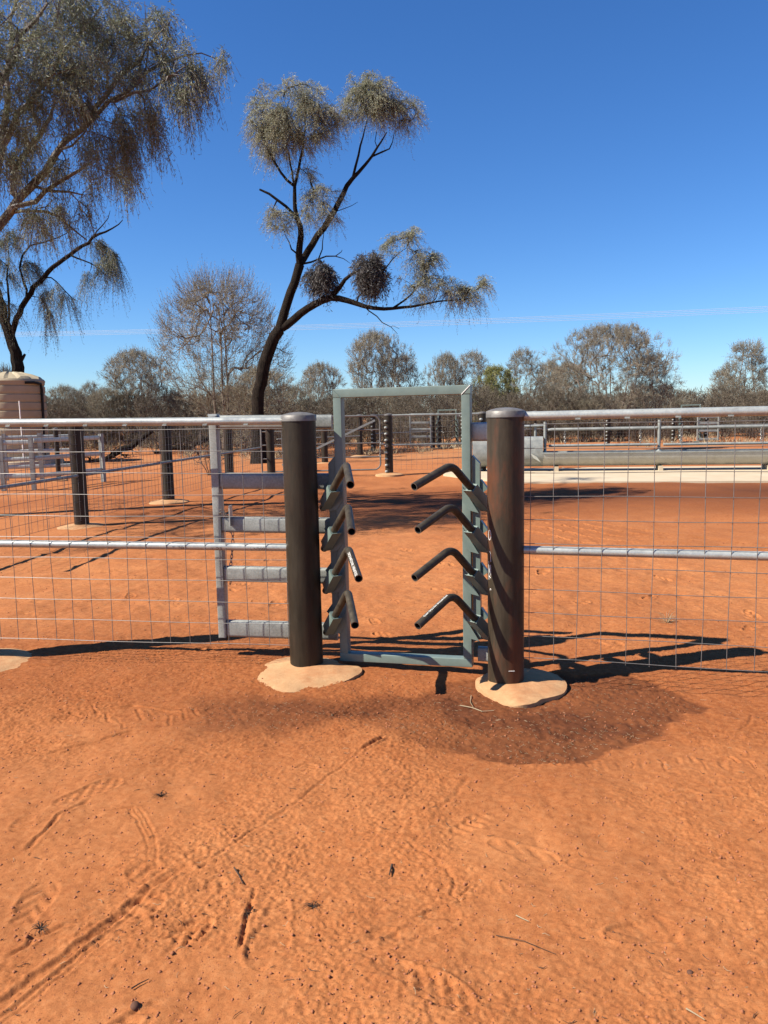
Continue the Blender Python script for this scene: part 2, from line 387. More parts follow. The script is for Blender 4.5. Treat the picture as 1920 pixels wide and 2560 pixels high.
for q in range(26):   # raked ripples in front of the damp soil
    x_ = 150 + q*38 if q < 12 else 1380 + (q-12)*38; y_ = (1795 if q < 12 else 1905) + random.uniform(-12, 12)
    groove([(x_+random.uniform(-14, 14), y_-random.uniform(6, 18)), (x_+random.uniform(4, 22), y_+random.uniform(6, 24))], random.uniform(.008, .014), random.uniform(.002, .005), .6, .02)
for q in range(70):   # churned hoof and boot marks inside the yard
    yy = random.uniform(4.9, 10.5); xx = random.uniform(-.56, .56)*yy
    boot(xx, yy, random.uniform(0, 6.3), L=random.uniform(.12, .32), W=random.uniform(.08, .13), depth=random.uniform(.008, .018), bars=random.randint(2, 6), kind=random.randint(0, 2))
for q in range(60):
    yy = random.uniform(1.9, 12); xx = random.uniform(-.56, .56)*yy; a = random.uniform(0, 3.14); l = random.uniform(.08, .5)
    groove(None, random.uniform(.006, .016), random.uniform(.002, .006), .5, .03, world=[(xx, yy), (xx+l*.5*math.cos(a), yy+l*.5*math.sin(a)), (xx+l*math.cos(a+.3), yy+l*math.sin(a+.3))])
# vehicle tread inside the yard, right
for k_ in range(5):
    groove(None, .03, .012, .5, .05, world=[(1.3+k_*.22, 11+k_*.3), (2.2+k_*.25, 9+k_*.2), (3.6+k_*.25, 7.6), (5+k_*.2, 7)])
# stain attribute: damp / dung-dark soil round the gate posts
k = K
poly_dark = [atZ(x*k, y*k) for x, y in ((392, 1560), (440, 1512), (560, 1500), (700, 1512), (800, 1500), (900, 1500), (960, 1472), (1040, 1462), (1130, 1452), (1230, 1462), (1330, 1462), (1420, 1478), (1508, 1522), (1455, 1572), (1385, 1602), (1300, 1612), (1265, 1648), (1170, 1650), (1060, 1636), (940, 1618), (870, 1592), (760, 1560), (600, 1592), (430, 1592))]
core = [atZ(x*k, y*k) for x, y in ((980, 1500), (1040, 1530), (1130, 1545), (1230, 1530), (1340, 1550), (1400, 1570), (1300, 1590), (1150, 1585), (1040, 1575), (960, 1555), (930, 1520))]
core2 = [atZ(x*k, y*k) for x, y in ((560, 1512), (640, 1508), (760, 1518), (860, 1530), (830, 1550), (700, 1552), (600, 1540))]
stain = np.zeros(GX.shape, np.float32); grit = np.zeros(GX.shape, np.float32)
sl_ = idx(-1.9, 2.2, 3.2, 5.2); X, Y = GX[sl_], GY[sl_]
jx = .10*vnoise(X, Y, 5, 51)+.05*vnoise(X, Y, 16, 52)+.02*vnoise(X, Y, 60, 55); jy = .10*vnoise(X, Y, 5, 53)+.05*vnoise(X, Y, 16, 54)
d = polysd(X+jx, Y+jy, poly_dark); soft = np.clip(.02+(.35-X)*.09, .02, .10)
base = np.clip(0.5-d/(2*soft), 0, 1)*np.clip(.62+.2*X+.5*vnoise(X, Y, 3, 58), .35, .8)
for pc, amt in ((core, .55), (core2, .45)):
    dc = polysd(X+jx, Y+jy, pc); base = np.maximum(base, np.clip(.5-dc/.14, 0, 1)*amt + base*.75*(1))
stain[sl_] = np.clip(base, 0, 1)
grit[sl_] = np.clip(.5-(d+.05)/.1, 0, 1)
Z[sl_] += -0.012*stain[sl_]*1.0 + 0.010*stain[sl_]*vnoise(X, Y, 40, 61)
# packed, darker red earth along the fence foot and further in the yard, tree shade painted in there
tone = np.clip(.5+1.1*vnoise(GX, GY, .55, 71)+.7*vnoise(GX, GY, 1.9, 72)+.4*vnoise(GX, GY, 6, 73), 0, 1)
wetShade = np.clip(1.15-np.abs((GY-13.6+.35*vnoise(GX, GY, .8, 75))/2.6), 0, 1)*np.clip((GX+1.6)/1.5, 0, 1)*np.clip(.85+.9*vnoise(GX, GY, .9, 76), 0, 1)  # band before the trough: damp soil with the tree shade painted in
tone = np.clip(.95*wetShade + tone*.62 + .85*np.exp(-((GY-4.2+.12*GX)/.75)**2)*np.clip(1.0-.28*GX, .15, 1) + .55*np.exp(-((GY-14.5)/3.6)**2)*np.clip((GX+9)/6, 0, 1), 0, 1)
far = np.clip((GY-22)/12, 0, 1)*np.clip(.45+2.2*vnoise(GX*.35, GY, .35, 77), 0, 1)
Z = Z*1.0
ny, nx = GX.shape
V = np.stack([GX, GY, Z], -1).reshape(-1).astype(np.float32)
I = np.arange(nx*ny, dtype=np.int32).reshape(ny, nx)
Fq = np.stack([I[:-1, :-1], I[:-1, 1:], I[1:, 1:], I[1:, :-1]], -1).reshape(-1)
me = bpy.data.meshes.new('ground'); me.vertices.add(nx*ny); me.vertices.foreach_set('co', V)
nq = (nx-1)*(ny-1); me.loops.add(nq*4); me.loops.foreach_set('vertex_index', Fq)
me.polygons.add(nq); me.polygons.foreach_set('loop_start', np.arange(0, nq*4, 4, dtype=np.int32)); me.polygons.foreach_set('loop_total', np.full(nq, 4, dtype=np.int32))
for nm, arr in (('stain', stain), ('tone', tone), ('far', far), ('grit', grit), ('damp_shade', wetShade)):
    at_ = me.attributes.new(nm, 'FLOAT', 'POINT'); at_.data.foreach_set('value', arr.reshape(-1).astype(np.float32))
me.update(calc_edges=True); me.polygons.foreach_set('use_smooth', np.ones(nq, bool))
def zground(x, y):
    i = min(max(np.searchsorted(xs, x), 0), nx-1); j = min(max(np.searchsorted(ys, y), 0), ny-1); return float(Z[j, i])
gm, nt, b = mat('red_earth', 0.95, 0, 0.12)
def attr(nm):
    a = nt.nodes.new('ShaderNodeAttribute'); a.attribute_name = nm; return a.outputs['Fac']
nA = noise(nt, 2.2, 6, 0.65); nB = noise(nt, 34, 6, 0.75); nC = noise(nt, 260, 4, 0.8)
cdry = ramp(nt, nA, [(0.3, (0.50, 0.180, 0.062)), (0.7, (0.62, 0.265, 0.102))])
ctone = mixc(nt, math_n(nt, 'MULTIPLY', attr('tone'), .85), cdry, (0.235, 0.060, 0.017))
cg = mixc(nt, 0.42, ctone, ramp(nt, nB, [(0.32, (0.24, 0.065, 0.020)), (0.5, (0.52, 0.182, 0.056)), (0.7, (0.68, 0.30, 0.118))]))
spk = ramp(nt, nC, [(0.30, (0.25,)*3), (0.47, (1,)*3), (0.64, (1,)*3), (0.76, (1.6,)*3)])
cg = mixc(nt, 0.8, cg, spk, 'MULTIPLY')
damp = ramp(nt, noise(nt, 11, 5, .7), [(0.3, (0.085, 0.025, 0.010)), (0.7, (0.17, 0.056, 0.022))])
cg = mixc(nt, math_n(nt, 'MULTIPLY', attr('stain'), 0.92), cg, damp)
cg = mixc(nt, math_n(nt, 'MULTIPLY', attr('damp_shade'), 0.9), cg, (0.125, 0.042, 0.017))
gs = math_n(nt, 'MULTIPLY', attr('grit'), ramp(nt, noise(nt, 130, 3, .7), [(0.60, (0, 0, 0)), (0.70, (1, 1, 1))]))
cg = mixc(nt, math_n(nt, 'MULTIPLY', gs, .28), cg, (0.36, 0.24, 0.13))
cg = mixc(nt, math_n(nt, 'MULTIPLY', attr('far'), ramp(nt, noise(nt, 3, 5, .7, sc3=(.3, 1, 1)), [(0.45, (0, 0, 0)), (0.6, (1, 1, 1))])), cg, (0.42, 0.27, 0.14))
nt.links.new(cg, b.inputs['Base Color'])
p1 = bump(nt, b, nB, 0.32, 0.010); bump(nt, b, nC, 0.55, 0.003, prev=p1)
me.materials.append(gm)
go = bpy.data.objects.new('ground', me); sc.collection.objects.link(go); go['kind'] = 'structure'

# ================================================================ posts
SUNV = sdir
def pipe_post(mb, x, y, r, z0, z1, n=40):
    mb.lathe((x, y, 0), [(r, z0), (r, z1)], n)
def blob_pad(outline, cx, cy, h, name, parent, nring=9, skirt=0.05):
    """trowelled concrete collar: outline world pts (x,y) around the post"""
    O = np.array(outline)[:, :2]; a = np.arctan2(O[:, 1]-cy, O[:, 0]-cx); r = np.hypot(O[:, 1]-cy, O[:, 0]-cx)
    o = np.argsort(a); a, r = a[o], r[o]; N = 120; A = np.linspace(-math.pi, math.pi, N, endpoint=False)
    Rr = np.interp(A, a, r, period=2*math.pi); Rr = (Rr+np.roll(Rr, 1)+np.roll(Rr, -1)+np.roll(Rr, 2)+np.roll(Rr, -2))/5
    mb = MB(); V = []; T = list(np.linspace(0.1, 1.0, nring*2)) + [1.015]
    for t in T:
        for i in range(N):
            rr = Rr[i]*t
            x, y = cx+rr*math.cos(A[i]), cy+rr*math.sin(A[i])
            z = h*(1-min(t, 1)**2.0) + .003 + .018*vnoise(np.array([x]), np.array([y]), 7, 91)[0]
            z += .006*vnoise(np.array([x]), np.array([y]), 30, 92)[0]*t
            if t > 1: z = -skirt
            V.append((x, y, z))
    m = len(T)
    mb.add(V, [(i*N+j, i*N+(j+1) % N, (i+1)*N+(j+1) % N, (i+1)*N+j) for i in range(m-1) for j in range(N)], True)
    return mb.build(name, M['conc'], parent)
def zoom3(x, y): return atZ(600+x/4.608, 1320+y/4.608)
LP = (-0.482, 4.56); RP = (0.657, 4.20); PR = 0.0985
# left gate post
pl = thing('gate_post', 'dark steel pipe post on a smooth full concrete mound, left of the green frame', 'post', (LP[0], LP[1], 0))
mb = MB(); pipe_post(mb, LP[0], LP[1], PR, 0.0, 1.475); mb.build('pipe', M['post'], pl).color = (.12, .12, .12, 1)
mb = MB(); mb.lathe((LP[0], LP[1], 0), [(PR+.0048, 1.472), (PR+.0048, 1.503), (PR+.003, 1.505), (.08, 1.513), (.05, 1.520), (.02, 1.523), (.002, 1.524)], 40); mb.build('cap', M['weldcap'], pl)
o1 = [zoom3(*p) for p in ((165, 1740), (200, 1650), (300, 1570), (430, 1520), (560, 1490), (760, 1480), (950, 1500), (1150, 1560), (1300, 1585), (1400, 1625), (1412, 1655), (1340, 1710), (1200, 1770), (1000, 1820), (800, 1870), (680, 1900), (540, 1915), (420, 1890), (280, 1830), (190, 1780))]
blob_pad(o1, LP[0]+.03, LP[1]-.06, .034, 'concrete_footing', pl)
# right gate post
pr_ = thing('gate_post', 'rust streaked dark steel pipe post with spiral shadow bands, right of the green frame', 'post', (RP[0], RP[1], 0))
mb = MB(); pipe_post(mb, RP[0], RP[1], PR, 0.0, 1.475); o = mb.build('pipe', M['post'], pr_); o.color = (1, 1, 1, 1)
mb = MB(); mb.lathe((RP[0], RP[1], 0), [(PR+.0048, 1.472), (PR+.0048, 1.503), (PR+.003, 1.505), (.08, 1.513), (.05, 1.520), (.02, 1.523), (.002, 1.524)], 40); mb.build('cap', M['weldcap'], pr_)
def z5(x, y): return atZ(1000+x/3.3525, 1120+y/3.3525)
o2 = [z5(*p) for p in ((635, 1980), (700, 1900), (800, 1860), (950, 1850), (1100, 1860), (1250, 1880), (1330, 1930), (1395, 1985), (1380, 2050), (1300, 2090), (1200, 2110), (1080, 2160), (960, 2170), (870, 2140), (760, 2080), (680, 2040))]
blob_pad(o2, RP[0]+.02, RP[1]-.05, .030, 'concrete_footing', pr_)
# chalk marks on the right post
mb = MB()
def on_post(u, z, c=RP, r=PR+.0012): # u: angle (rad) around the post measured from -Y towards +X
    return (c[0]+r*math.sin(u), c[1]-r*math.cos(u), z)
def stroke(pts, wd=.0013): mb.tube([on_post(*p) for p in pts], wd, 5)
stroke([(-1.18+.13*math.cos(t), .845+.028*math.sin(t)) for t in np.linspace(.4, 6.9, 16)])
stroke([(-1.25, .757), (-1.12, .752)]); stroke([(-1.10, .748), (-1.075, .70)]); stroke([(-1.3, .70), (-1.27, .60)])
stroke([(-1.10, .684), (-1.085, .625)]); stroke([(-1.2, .68), (-1.2, .64)]); stroke([(-1.3, .622), (-1.08, .612)])
stroke([(-1.12+.05*math.cos(t), .545+.008*math.sin(t)) for t in np.linspace(0, 3.4, 6)])
stroke([(.0, .108), (.33, .106)], .0016)
mb.build('chalk_mark', M['white_paint'], pr_)['kind'] = 'stuff'
# post outside the left edge of the frame, its footing shows
p0 = (-2.62, 4.83)
pz = thing('gate_post', 'steel pipe post at the far left edge with half a concrete mound showing', 'post', (p0[0], p0[1], 0))
mb = MB(); pipe_post(mb, p0[0], p0[1], PR, 0, 1.475); mb.build('pipe', M['post'], pz)
mb = MB(); mb.lathe((p0[0], p0[1], 0), [(PR+.005, 1.474), (PR+.005, 1.508), (.06, 1.52), (.002, 1.525)], 32); mb.build('cap', M['weldcap'], pz)
blob_pad([(p0[0]+.4*math.cos(t)*(1+.05*math.sin(3*t)), p0[1]-.05+.30*math.sin(t)) for t in np.linspace(0, 6.28, 24)], p0[0], p0[1]-.03, .05, 'concrete_footing', pz)

# ================================================================ near mesh fences
def mesh_fence(name, label, A, B, z_top, z_mid, ztw, zbw, rows, dx, rr=.0235, group=None, wr=.0020, off=-.0258, clips=True, text=None, nw=5):
    """A,B: (x,y) rail centre ends; wire mesh hangs on the camera side"""
    A = np.array([*A, 0.0]); B = np.array([*B, 0.0]); d = (B-A); L = np.linalg.norm(d); d /= L; nrm = np.array([d[1], -d[0], 0])
    if nrm[1] > 0: nrm = -nrm
    f = thing(name, label, 'fence', ((A+B)/2).tolist(), group)
    za = z_top if isinstance(z_top, tuple) else (z_top, z_top); zm = z_mid if isinstance(z_mid, tuple) else (z_mid, z_mid)
    mb = MB(); mb.tube([A+[0, 0, za[0]], B+[0, 0, za[1]]], rr, 20); mb.build('top_rail', M['galv_bright'], f)
    mb = MB(); mb.tube([A+[0, 0, zm[0]], B+[0, 0, zm[1]]], rr, 20); mr = mb.build('middle_rail', M['galv_bright'], f)
    mb = MB(); o = nrm*(rr+wr*1.0)
    n = int(L/dx); s0 = (L-n*dx)/2
    for i in range(n+1):
        s = s0+i*dx; t = s/L; dz = (za[1]-za[0])*t
        P = [A+d*s+o*.9+[0, 0, z+dz] + d*.004*math.sin(i*2.3+q)+nrm*.002*math.sin(i+q*1.3) for q, z in enumerate(np.linspace(ztw+.004, zbw-.012, 7))]
        mb.tube(P, wr, nw, False)
    for j in range(rows+1):
        z = ztw+(zbw-ztw)*j/rows
        P = [A+d*L*t+o*.9-nrm*(-2*wr)*1 + [0, 0, z+(za[1]-za[0])*t+.0025*math.sin(j*1.9+t*9)] + nrm*.0012*math.sin(j*2+t*17) for t in np.linspace(0, 1, 14)]
        mb.tube(P, wr, nw, False)
    mb.build('wire_mesh', M['wire'], f)
    if clips:
        s = .28
        while s < L-.1:
            c = A+d*s+nrm*(rr*.62)+[0, 0, za[0]+(za[1]-za[0])*s/L-rr*.86]
            mb = MB(); mb.bar(c-d*.013, c+d*.013, .016, .005); mb.build('mesh_clip', M['galv_bright'], f); s += .245
    return f, A, d, L, nrm
def fence_by_px(name, label, A, B, px, rail_t, rail_m, wt, wb, rows, dx):
    """heights read off at two stations along the fence line, then carried to both ends"""
    A = np.array(A); B = np.array(B); out = []
    def station(x):
        lo, hi = 0.0, 1.0   # where the sight line at this column meets the fence line
        best = min(np.linspace(-.2, 1.2, 1401), key=lambda t: abs(( (lambda P: FPX*((P-C0)@Rv)/((P-C0)@Fv)+960)(np.array([*(A+(B-A)*t), 1.2])))-x)); return best
    t0, t1 = station(px[0]), station(px[1]); Y0, Y1 = (A+(B-A)*t0)[1], (A+(B-A)*t1)[1]
    def zz(pair):
        z0, z1 = atY(px[0], pair[0], Y0)[2], atY(px[1], pair[1], Y1)[2]; s = (z1-z0)/(t1-t0); return (z0-s*t0, z0+s*(1-t0))
    T, Mi, W1, W0 = zz(rail_t), zz(rail_m), zz(wt), zz(wb)
    fence_by_px.mid = Mi
    return mesh_fence(name, label, tuple(A), tuple(B), T, Mi, T[0]-.045, (W0[0]+W0[1])/2-.0, rows, dx)
fl, A_, d_, L_, n_ = fence_by_px('mesh_fence', 'galvanised pipe and square wire mesh fence panel to the left of the gate', (-2.53, 4.80), (LP[0]-.093, LP[1]+.018), (0, 560), (1057, 1053), (1359, 1366.6), (1067, 1067), (1592, 1600), 10, .1225)
MID = fence_by_px.mid
fr, A2_, d2_, L2_, n2_ = fence_by_px('mesh_fence', 'galvanised pipe and square wire mesh fence panel to the right of the gate', (RP[0]+.093, RP[1]-.015), (2.75, 3.64), (1315, 1920), (1040, 1027), (1375, 1390), (1049, 1040), (1651, 1673), 10, .125)

# lettering helper: text wrapped on a straight pipe
def pipe_text(body, size, P0, axis, upv, r, name, material, parent, squash=1.0):
    cu = bpy.data.curves.new('t', 'FONT'); cu.body = body; cu.size = size; cu.align_x = 'LEFT'; cu.align_y = 'CENTER'; cu.resolution_u = 2
    to = bpy.data.objects.new('t', cu); sc.collection.objects.link(to)
    dg = bpy.context.evaluated_depsgraph_get(); me_ = bpy.data.meshes.new_from_object(to.evaluated_get(dg))
    bpy.data.objects.remove(to)
    V = np.zeros(len(me_.vertices)*3); me_.vertices.foreach_get('co', V); V = V.reshape(-1, 3)
    Fc = [tuple(p.vertices) for p in me_.polygons]
    axis = np.array(axis, float); axis /= np.linalg.norm(axis); upv = np.array(upv, float); upv -= axis*(upv@axis); upv /= np.linalg.norm(upv)
    out = np.cross(axis, upv)   # radial direction the text faces
    out = np.array(out); tv = upv
    an = V[:, 1]/r; rr = r+.0009
    W = np.array(P0) + np.outer(V[:, 0]*squash, axis) + rr*(np.outer(np.cos(an), out) + np.outer(np.sin(an), tv))
    mb = MB(); mb.add(W, Fc); return mb.build(name, material, parent)
# worn black stencil on the left middle rail
zc = .712
for body, x_ in (('TI  TO', .70), ('V  DIS', .46), ('LINDSO', .22)):
    s_ = L_-x_; c = A_+d_*s_+np.array([0, 0, MID[0]+(MID[1]-MID[0])*s_/L_])
    pipe_text(body, .026, c, d_, np.array([0, 0, 1.0])+n_*.45, .0235, 'stencil', M['black_paint'], [c2 for c2 in fl.children if c2.name.startswith('middle_rail')][0])

# ================================================================ sliding gate of oval rail behind the left fence
def galv_gate(loc, label, A=(-1.025, 4.815), B=(-0.30, 4.715), root=None, group=None):
    A = np.array([*A, 0.0]); B = np.array([*B, 0.0]); d = B-A; L = np.linalg.norm(d); d /= L
    g = thing('slide_gate', label, 'gate', loc, group)
    mb = MB(); mb.bar(A+[0, 0, .13], A+[0, 0, 1.512], .065, .05, up=d, bev=.006); mb.build('stile', M['galv'], g)
    for z, hh, dz, end in ((1.472, .085, 0, .0), (1.115, .10, 0, .0), (.845, .10, 0, 0), (.535, .10, 0, 0), (.185, .11, 0, 0)):
        a = A+d*.028+[0, 0, z]; b_ = B+[0, 0, z-.01]
        mb = MB(); mb.bar(a, b_, .045, hh, bev=.02); mb.build('rail', M['galv'], g)
    if root is None:
        mb = MB(); c = A+d*.085+np.array([0, -.028, .905]); mb.bar(c-[0, 0, .065], c+[0, 0, .06], .055, .006, up=d); mb.build('latch_plate', M['galv_bright'], g)
        mb = MB(); mb.box(A+[0, 0, 1.517], d*.028, np.cross(d, [0, 0, 1])*.03, np.array([0, 0, .006])); mb.build('end_cap', M['galv_bright'], g)
        mb = MB(); c = A+[0, 0, .123]; mb.box(c, d*.03, np.cross(d, [0, 0, 1])*.028, np.array([0, 0, .012])); mb.build('foot', M['black'], g)
    return g
galv_gate((-.67, 4.83, 0), 'galvanised slide gate of flat oval rails standing behind the mesh left of the gate post')
# chain with links
def chain(parent_label, pts, lk=.026, loc=None, r=.0026):
    c = tag(None, None) if False else None
    P = np.array(pts); seg = np.linalg.norm(np.diff(P, axis=0), axis=1); cum = np.concatenate([[0], np.cumsum(seg)])
    mb = MB(); s = 0; i = 0
    while s < cum[-1]:
        p = np.array([np.interp(s, cum, P[:, q]) for q in range(3)]); p2 = np.array([np.interp(min(s+.01, cum[-1]), cum, P[:, q]) for q in range(3)])
        t = p2-p; nn = np.linalg.norm(t)
        if nn < 1e-6: break
        t /= nn; a = np.cross(t, [0.3, 1, .1]); a /= np.linalg.norm(a); b2 = np.cross(t, a)
        if i % 2: a = b2
        a = a*.9+b2*.2*math.sin(i); a /= np.linalg.norm(a)
        ring = [p+t*(lk*.62*math.cos(q)) + a*(lk*.34*math.sin(q)) for q in np.linspace(0, 2*math.pi, 11)]
        mb.tube(ring, r, 5, False); s += lk*.92; i += 1
    return mb
cp = [(552, 1300, 4.80), (546, 1285, 4.79), (556, 1278, 4.75), (565, 1287, 4.77), (572, 1300, 4.84)]
cp2 = [(546, 1285, 4.79), (544, 1302, 4.80), (552, 1318, 4.82), (566, 1322, 4.85), (582, 1334, 4.86), (582, 1360, 4.86), (579, 1392, 4.86), (577, 1410, 4.85), (575, 1425, 4.83), (579, 1445, 4.83), (575, 1462, 4.83)]
mb = chain('', [atY(*q) for q in cp]); mb2 = chain('', [atY(*q) for q in cp2]); 
for a_, b_ in ((mb2, mb),):
    b_.add(np.concatenate(a_.v), a_.f, True)
c0 = atY(575, 1400, 4.84)
tag(mb.build('gate_chain', M['chain'], loc=c0), 'short galvanised chain hanging from the latch of the slide gate', 'chain')

# ================================================================ green one-way spear gate
GC = np.array([.116, 4.515, 0]); gd = np.array([.806, -.245, 0]); gd /= np.linalg.norm(gd); gn = np.array([gd[1], -gd[0], 0])
if gn[1] > 0: gn = -gn
def arc_path(E, Ap, T, R=.09):
    """back end E straight to bend Ap, rounded with radius, then straight to tip T"""
    E, Ap, T = map(np.array, (E, Ap, T)); u = (E-Ap)/np.linalg.norm(E-Ap); v = (T-Ap)/np.linalg.norm(T-Ap)
    half = math.acos(np.clip(u@v, -1, 1))/2; tl = R/math.tan(half); a = Ap+u*tl; b_ = Ap+v*tl
    bis = (u+v)/np.linalg.norm(u+v); cc = Ap+bis*(R/math.sin(half)); pts = [E]
    ra, rb = a-cc, b_-cc; om = math.acos(np.clip(ra@rb/(R*R), -1, 1))
    for t in np.linspace(0, 1, 12): pts.append(cc+(math.sin((1-t)*om)*ra+math.sin(t*om)*rb)/math.sin(om))
    pts.append(T); return pts
def hollow_pipe(path, r, name, parent, wall=.004):
    mb = MB(); mb.tube(path, r, 20, False)
    P = np.array(path); t0 = P[-1]-P[-2]; t0 /= np.linalg.norm(t0)
    Pi = [P[-2]+(P[-1]-P[-2])*.3, P[-1]+t0*.0005]
    m1 = mb.n; mb.tube(Pi, r-wall, 20, False, mi=1)
    # annulus at the tip
    a = np.array([0, 0, 1.]) ; s1 = np.cross(t0, a); s1 /= np.linalg.norm(s1); s2 = np.cross(s1, t0); an = np.linspace(0, 2*math.pi, 20, endpoint=False)
    V = [P[-1]+t0*.0006+r*(math.cos(q)*s1+math.sin(q)*s2) for q in an]+[P[-1]+t0*.0006+(r-wall)*(math.cos(q)*s1+math.sin(q)*s2) for q in an]
    mb.add(V, [(i, (i+1) % 20, 20+(i+1) % 20, 20+i) for i in range(20)], mi=2)
    V = [P[-2]+(P[-1]-P[-2])*.3+(r-wall)*(math.cos(q)*s1+math.sin(q)*s2) for q in an]; mb.add(V, [tuple(range(20))], mi=1)
    # closing disc at the back end
    e0 = P[0]-P[1]; e0 /= np.linalg.norm(e0); s1 = np.cross(e0, a); s1 /= np.linalg.norm(s1); s2 = np.cross(s1, e0)
    mb.add([P[0]+r*(math.cos(q)*s1+math.sin(q)*s2) for q in an], [tuple(range(20))], mi=1)
    return mb.build(name, [M['spear'], M['spear_in'], M['rim']], parent)
M['rim'] = simple_mat('cut_pipe_rim', (0.20, 0.18, 0.15), (0.34, 0.31, 0.27), 40, 0.4, 0.5)
def spear_gate(label, origin_xy=None, detail=True, group=None):
    g = thing('spear_gate', label, 'gate', (GC[0], GC[1], 0), group)
    UL, UR = -.384, .373; TOPZ, BOTZ = 1.625, .022; W = .05; D = .06
    def L(u, n, z): return GC + gd*u + gn*n + np.array([0, 0, z])
    fr_ = [('stile', UL, BOTZ, UL, TOPZ), ('stile', UR, BOTZ, UR, TOPZ)]
    bv = .004 if detail else 0
    zsh = .02  # the frame sits a touch higher on the right
    mbt = MB(); mbt.bar(L(UL-W/2, 0, TOPZ), L(UR+W/2, 0, TOPZ+.002), D, W, bev=bv); mbt.build('head_bar', M['green'], g)
    mbt = MB(); mbt.bar(L(UL-W/2, 0, BOTZ+W/2), L(UR+W/2, 0, BOTZ+zsh+W/2), D, W, bev=bv); mbt.build('bottom_bar', M['green'], g)
    mbt = MB(); mbt.bar(L(UL, 0, BOTZ+W+.001), L(UL, 0, TOPZ-W/2-.001), D, W, up=gd, bev=0); mbt = None
    for u in (UL, UR):
        m_ = MB(); c0_, c1_ = L(u, 0, BOTZ+W+ (zsh if u > 0 else 0)), L(u, 0, TOPZ-W/2)
        m_.box((c0_+c1_)/2, (c1_-c0_)/2, gd*W/2, gn*D/2, bv); m_.build('stile', M['green'], g)
    if detail:  # mitre welds
        for u, s in ((UL, 1), (UR, -1)):
            m_ = MB(); m_.tube([L(u-s*W/2, D/2+.001, TOPZ+W/2), L(u+s*W/2, D/2+.001, TOPZ-W/2)], .0022, 5); m_.build('weld_bead', M['white_paint'] if u > 0 else M['green'], g)
    # mounting lugs to the posts
    for z in ((1.395, .10),):
        m_ = MB(); m_.bar(L(UR+W/2, -.05, 1.392), L(UR+.165, -.05, 1.392), .045, .105, bev=.012 if detail else 0); m_.build('mounting_lug', M['galv_bright'], g)
    m_ = MB(); m_.bar(L(UR+.05, -.045, .105), L(UR+.17, -.045, .105), .045, .085, bev=.012 if detail else 0); m_.build('mounting_lug', M['galv'], g)
    for side in (1, -1):
        # carrier strip on the outside of the stile
        u0 = UR*1.0+.052 if side > 0 else UL-.052
        m_ = MB(); zt, zb = 1.262, .185
        pr = [(-.021, zb), (.021, zb+.03), (.021, zt-.045), (-.021, zt)]
        V = [L(u0+side*a, n, z) for n in (.012, -.03) for a, z in pr]
        m_.add(V, [(0, 1, 2, 3), (7, 6, 5, 4), (0, 4, 5, 1), (1, 5, 6, 2), (2, 6, 7, 3), (3, 7, 4, 0)]); m_.build('carrier_strip', M['green'], g)
        for k_ in range(4):
            if side > 0:
                tip = [(1035, 1217), (1044.5, 1325), (1036, 1444.6), (1044, 1565)][k_]; ax_ = [(1128, 1161), (1128, 1263), (1128, 1369.5), (1130, 1484)][k_]
                bx_ = [(1197, 1242), (1198, 1346), (1200, 1453), (1206, 1567)][k_]
                T = atY(*tip, 3.94); Ap = atY(ax_[0]+1, ax_[1]+1, 4.16); Bk = atY(bx_[0], bx_[1], 4.315)
            else:
                tip = [(876, 1212), (879, 1329), (897, 1446.6), (887.5, 1563)][k_]; ax_ = [(866, 1158), (870, 1262), (871, 1367), (870, 1475)][k_]
                bx_ = [(823, 1242), (826, 1345), (829, 1451), (830, 1556)][k_]
                T = atY(*tip, 3.97); Ap = atY(ax_[0], ax_[1]+3, 4.31); Bk = atY(bx_[0]-1, bx_[1], 4.545)
            dr = Bk-Ap; dr /= np.linalg.norm(dr)
            E = Bk+dr*(.125)
            s_ = hollow_pipe(arc_path(E, Ap, T, .10 if side > 0 else .085), .0212, 'spear', g)
            # square sleeve round the back half of the spear
            a0 = Bk-dr*.085; a1 = Bk+dr*.075
            m_ = MB(); m_.bar(a0, a1, .056, .056, bev=.004 if detail else 0); m_.build('sleeve', M['green'], g)
            # saddle plate below the sleeve and keeper box above it
            sd = np.cross([0, 0, 1], dr); sd /= np.linalg.norm(sd); up_ = np.cross(dr, sd)
            if up_[2] < 0: up_ = -up_
            m_ = MB(); m_.box(Bk-up_*.0305-sd*side*.0-dr*.005, dr*.098, sd*.029, up_*.0022); m_.build('saddle_plate', M['green'], g)
            c = L(u0+side*.028, -.02, 0); c[2] = Bk[2] + .048; dpl = gd*side*.60+np.array([0, 0, -.80])
            m_ = MB(); m_.bar(c-dpl*.035, c+dpl*.030, .044, .042, up=gn, bev=0); m_.build('keeper_box', M['green'], g)
            # gusset between stile and saddle
            m_ = MB(); q0 = L(UR-.005 if side > 0 else UL+.005, D/2+.002, Bk[2]-.02)
            pts = [(-.018*side, .075), (.075*side, -.075), (.022*side, -.062), (-.018*side, -.005)]
            V = [q0+gd*a+np.array([0, 0, z])+gn*n for n in (0, .004) for a, z in pts]
            m_.add(V, [(0, 1, 2, 3), (7, 6, 5, 4), (0, 4, 5, 1), (1, 5, 6, 2), (2, 6, 7, 3), (3, 7, 4, 0)]); m_.build('gusset', M['green'], g)
            if detail and side > 0 and k_ == 3:
                ax = (T-Ap)/np.linalg.norm(T-Ap); P0 = Ap+ax*.045
                view = C0-P0; view /= np.linalg.norm(view)
                out2 = view*.6+np.array([-.35, 0, .55]); out2 -= ax*(out2@ax); out2 /= np.linalg.norm(out2); upv = np.cross(out2, ax)
                pipe_text('INTERNATIONAL INDUSTRIES LIMITED', .0145, P0, ax, upv, .0212, 'stencil', M['white_paint'], s_, .86)
